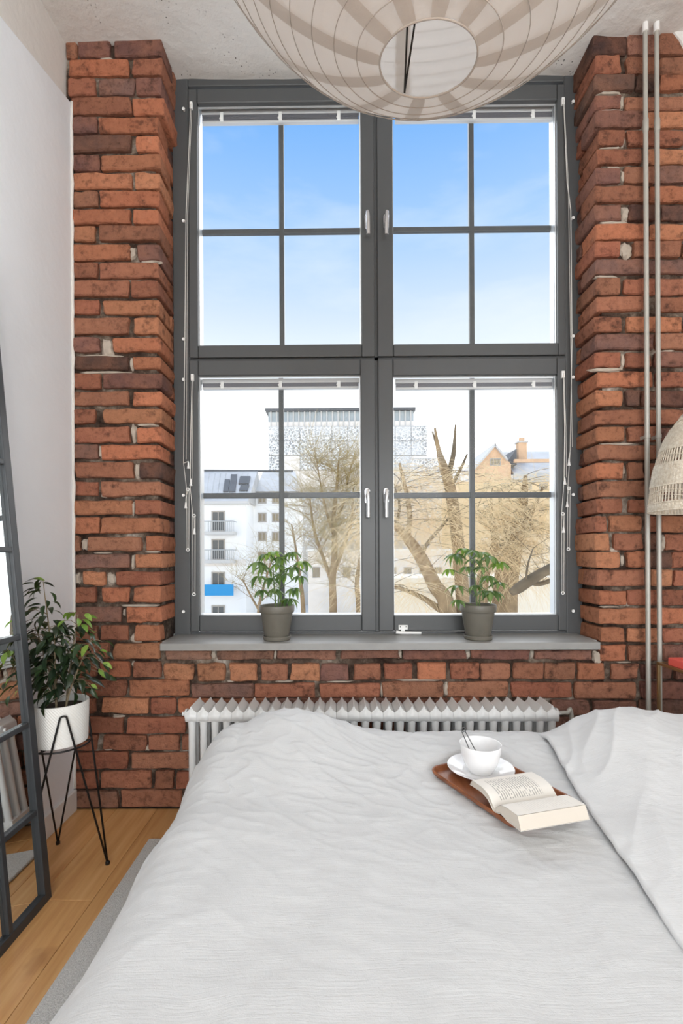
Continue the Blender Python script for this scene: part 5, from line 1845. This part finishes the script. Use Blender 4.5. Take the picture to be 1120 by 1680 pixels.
MB().add([(h0.x, YO2 + 0.5, h0.z), (h1.x, YO2 + 0.5, h0.z), (h1.x, YO2 + 0.5, h1.z), (h0.x, YO2 + 6, h0.z), (h1.x, YO2 + 6, h0.z), (h1.x, YO2 + 6, h1.z)],
         [(0, 1, 2), (3, 5, 4), (0, 3, 4, 1), (1, 4, 5, 2), (2, 5, 3, 0)]).build('dormer', 'dark_roof', old)
ra, rb, rc = at(842, 776, YO2 - 0.3), at(960, 776, YO2 - 0.3), at(842, 741, YO2 + 6)
MB().add([(ra.x, YO2 - 0.4, w0.z), (rb.x, YO2 - 0.4, w0.z), (rb.x, YO2 - 0.4, ra.z), (ra.x, YO2 - 0.4, ra.z), (rb.x, YO2 + 6, rc.z), (ra.x, YO2 + 6, rc.z), (rb.x, YO2 + 10, w0.z), (ra.x, YO2 + 10, w0.z)],
         [(0, 1, 2, 3), (3, 2, 4, 5), (5, 4, 6, 7), (0, 3, 5, 7), (1, 6, 4, 2), (0, 7, 6, 1)]).build('roof', 'tin_roof', old)
MB().box(ra.x, rb.x, YO2 - 0.8, YO2 - 0.3, at(880, 760, YO2).z, at(880, 755, YO2).z).build('roof_step', 'orange_brick', old)
k0, k1 = at(850.5, 741, YO2 + 3), at(864, 726, YO2 + 3)
chm = MB().box(k0.x, k1.x, YO2 + 3, YO2 + 4, k0.z - 1, k1.z).build('chimney', 'orange_brick', old)
MB().box(k0.x - 0.15, k1.x + 0.15, YO2 + 2.85, YO2 + 4.15, k1.z, k1.z + 0.2).build('cap', 'concrete', chm)
m0, m1 = at(854, 726, YO2 + 3), at(861, 717, YO2 + 3)
MB().box(m0.x, m1.x, YO2 + 3.2, YO2 + 3.8, k1.z + 0.2, m1.z).build('chimney_pot', 'orange_brick', chm)
MB().box(w0.x, w1.x, YO2 - 0.15, YO2, at(850, 790, YO2).z, at(850, 779, YO2).z).build('frieze', 'white_render', old)
for x0 in (792, 822, 858, 884, 912):
    house_window(old, x0, 789 + 4, x0 + 14, 803, YO2, 'glass_tan', 0.10, 1)
    house_window(old, x0, 828, x0 + 14, 842, YO2, 'glass_tan', 0.10, 1)
YY = 40.0
yel = thing('yellow_house', (at(890, 950, YY).x, YY + 4, GZ), 'low pale yellow house behind the right willow', 'building')
p0, p1 = at(846, 880, YY), at(960, 880, YY)
MB().box(p0.x, p1.x, YY, YY + 9, GZ, p0.z).build('wall', 'cream_render', yel)
MB().box(p0.x - 0.2, p1.x, YY - 0.3, YY + 9, p0.z, p0.z + 0.18).build('roof_edge', 'white_render', yel)
house_window(yel, 875, 892, 889, 911, YY, 'glass_tan', 0.07, 1)
house_window(yel, 875, 930, 889, 948, YY, 'glass_tan', 0.07, 1)
YP = 61.0
pk = thing('pale_house', (at(560, 980, YP).x, YP + 4, GZ), 'long low pale pink house behind the bare left tree', 'building')
p0, p1 = at(505, 905, YP), at(742, 905, YP)
MB().box(p0.x, p1.x, YP, YP + 8, GZ, p0.z).build('wall', 'brown_band', pk)
MB().box(p0.x - 0.2, p1.x + 0.2, YP - 0.3, YP + 8.3, p0.z, p0.z + 0.3).build('roof_edge', 'white_render', pk)
for i in range(9):
    x0 = 512 + i * 25
    house_window(pk, x0, 930, x0 + 13, 948, YP, 'glass_tan', 0.10, 1)

# ---- bare trees and willows
plain('bark', srgb(150, 128, 98), 0.95, var=0.25, vscale=2.0)
plain('bark_dark', srgb(112, 98, 78), 0.95, var=0.3, vscale=2.0)
plain('willow_twig', srgb(236, 212, 168), 0.9)
plain('olive_twig', srgb(176, 158, 112), 0.9)
TR = random.Random(99)
def limb(mb, pts, Y, dy=0.0):
    w = []
    for i, (px, py, r) in enumerate(pts):
        yy = Y + dy * i + TR.uniform(-0.25, 0.25)
        w.append((at(px, py, yy), r * yy / FPX))
    P_ = catmull([p for p, _ in w], 4)
    Rr = []
    for i in range(len(w) - 1):
        for j in range(4):
            Rr.append(w[i][1] + (w[i + 1][1] - w[i][1]) * j / 4)
    Rr.append(w[-1][1])
    mb.tube(P_, Rr, 7)
    return P_
def twig(mb, p, d, L, r, droop, n=5):
    pts = [p]
    d = d.normalized()
    for i in range(n):
        d = (d + Vector((TR.uniform(-0.12, 0.12), TR.uniform(-0.12, 0.12), TR.uniform(-0.08, 0.08) - droop))).normalized()
        pts.append(pts[-1] + d * L / n)
    mb.tube(pts, [r * (1 - 0.7 * i / n) for i in range(n + 1)], 3, cap=False)
    return pts
def tree(name, label, Y, limbs, mats, n_branch, n_twig, tw_len, droop, up, base_px, group='bare trees outside'):
    root = thing(name, at(base_px, 1000, Y), label, 'tree', group)
    root.location.z = GZ
    paths = []
    for i, (pts, mat) in enumerate(limbs):
        mb = MB()
        pts = list(pts)
        paths.append((limb(mb, pts, Y), pts))
        mb.build('limb' if i else 'trunk', mat, root, smooth=True)
    mb = MB()
    starts = []
    ztop_ = at(600, 770, Y).z
    allp = [p for P_, _ in paths for p in P_[len(P_) // 3:] if up or p.z < ztop_]
    for k in range(n_branch):
        p = TR.choice(allp)
        d = Vector((TR.uniform(-1, 1), TR.uniform(-0.7, 0.7), TR.uniform(0.15, 1.1) if up else TR.uniform(-0.15, 0.45)))
        q = twig(mb, p, d, TR.uniform(0.8, 2.2) * tw_len * 0.5, 0.018 * Y / 22, 0.02 if up else 0.08)
        starts += q[2:]
    mb.build('branches', mats[0], root, smooth=True)
    mb = MB()
    for k in range(n_twig):
        p = TR.choice(starts)
        if up:
            d = Vector((TR.uniform(-0.8, 0.8), TR.uniform(-0.5, 0.5), TR.uniform(0.0, 1.0)))
        else:
            d = Vector((TR.uniform(-0.7, 0.7), TR.uniform(-0.5, 0.5), TR.uniform(-0.3, 0.3)))
        twig(mb, p, d, TR.uniform(0.5, 1.3) * tw_len, 0.0068 * Y / 22, droop, 6)
    tg_ = mb.build('twigs', mats[1], root)
    tg_['kind'] = 'stuff'
    return root
tree('bare_tree', 'slender bare olive twigged tree in front of the modern block', 26.0,
     [([(547, 1160, 8), (546, 1000, 6.5), (545, 950, 6), (549, 900, 5), (547, 850, 4), (552, 800, 3), (555, 755, 1.2)], 'bark'),
      ([(546, 960, 4), (530, 915, 3), (515, 870, 2.2), (508, 820, 1.4)], 'bark'), ([(547, 940, 4), (562, 900, 3), (575, 860, 2), (580, 800, 1.2)], 'bark'),
      ([(548, 880, 3), (535, 840, 2), (525, 790, 1.2), (520, 760, 0.8)], 'bark'), ([(549, 860, 2.5), (565, 820, 1.8), (570, 780, 1)], 'bark'),
      ([(590, 1150, 5), (588, 1000, 4.5), (585, 960, 4), (590, 920, 3), (600, 880, 2), (610, 830, 1.2)], 'bark')],
     ('bark', 'olive_twig'), 190, 2600, 1.9, 0.05, True, 546)
tree('bare_tree', 'leafless tan shrub tree beside the white balconies', 30.0,
     [([(425, 1130, 4), (424, 1010, 3), (428, 980, 2.5), (436, 950, 2), (445, 920, 1.2)], 'bark'), ([(424, 1000, 2), (410, 975, 1.5), (398, 950, 1)], 'bark'),
      ([(500, 1130, 5), (497, 1000, 4), (492, 950, 3), (485, 900, 2), (478, 860, 1.2)], 'bark')],
     ('bark', 'olive_twig'), 50, 420, 1.8, 0.06, True, 440)
tree('willow_tree', 'big pollarded willow with a leaning trunk, left in the right sash', 20.0,
     [([(748, 1180, 17), (735, 1005, 14), (712, 960, 12), (690, 915, 10.5), (665, 880, 8.5), (648, 862, 6.5), (625, 848, 4)], 'bark'),
      ([(690, 912, 4), (702, 890, 3), (726, 862, 2.4), (746, 838, 1.6)], 'bark_dark'),
      ([(722, 1000, 6), (692, 980, 4.2), (656, 965, 3.2), (625, 958, 2.4)], 'bark'),
      ([(668, 882, 5), (672, 850, 4.5), (668, 815, 4), (662, 790, 3), (655, 760, 2)], 'bark'),
      ([(768, 1180, 15), (760, 1000, 12), (752, 900, 10.5), (743, 830, 10), (736, 792, 9), (727, 765, 7.5), (719, 738, 4), (713, 702, 1.6)], 'bark'),
      ([(734, 784, 5), (743, 748, 4), (746, 718, 2.6), (747, 697, 1.2)], 'bark_dark'), ([(724, 755, 3), (716, 730, 2.2), (709, 708, 1.2)], 'bark_dark'),
      ([(739, 800, 3.5), (756, 768, 2.5), (766, 745, 1.4)], 'bark_dark'), ([(650, 864, 3), (655, 830, 2), (648, 800, 1.2)], 'bark_dark')],
     ('bark_dark', 'willow_twig'), 150, 1900, 2.6, 0.20, False, 735, 'willows outside')
tree('willow_tree', 'tall weeping willow with a hanging tan crown, right in the right sash', 24.0,
     [([(785, 1150, 13), (790, 965, 10.5), (803, 922, 9), (813, 892, 7.5), (809, 862, 5.5), (806, 828, 2.6), (808, 800, 1.5)], 'bark'),
      ([(809, 864, 3), (796, 848, 2), (782, 836, 1.3)], 'bark_dark'), ([(813, 893, 3.6), (836, 892, 2.8), (862, 880, 2), (874, 856, 1.3)], 'bark_dark'),
      ([(832, 1150, 24), (828, 1000, 21), (834, 930, 19), (848, 875, 14), (858, 822, 8), (862, 780, 3)], 'bark'),
      ([(848, 880, 6), (872, 840, 4), (890, 800, 2)], 'bark'), ([(840, 900, 6), (825, 850, 4), (818, 800, 2)], 'bark')],
     ('bark_dark', 'willow_twig'), 190, 2700, 2.8, 0.22, False, 800, 'willows outside')
tree('fallen_tree', 'thick dark bough reaching in at the lower right pane corner', 17.0,
     [([(838, 972, 6), (850, 965, 9), (872, 950, 9), (896, 936, 8), (935, 918, 8), (990, 905, 9), (1010, 1000, 12), (1015, 1180, 14)], 'bark_dark'),
      ([(866, 955, 4), (885, 958, 4), (910, 950, 4)], 'bark_dark'), ([(862, 956, 2), (866, 925, 1.5), (874, 900, 0.9)], 'bark_dark')],
     ('bark_dark', 'bark'), 20, 90, 1.0, 0.05, True, 1012)
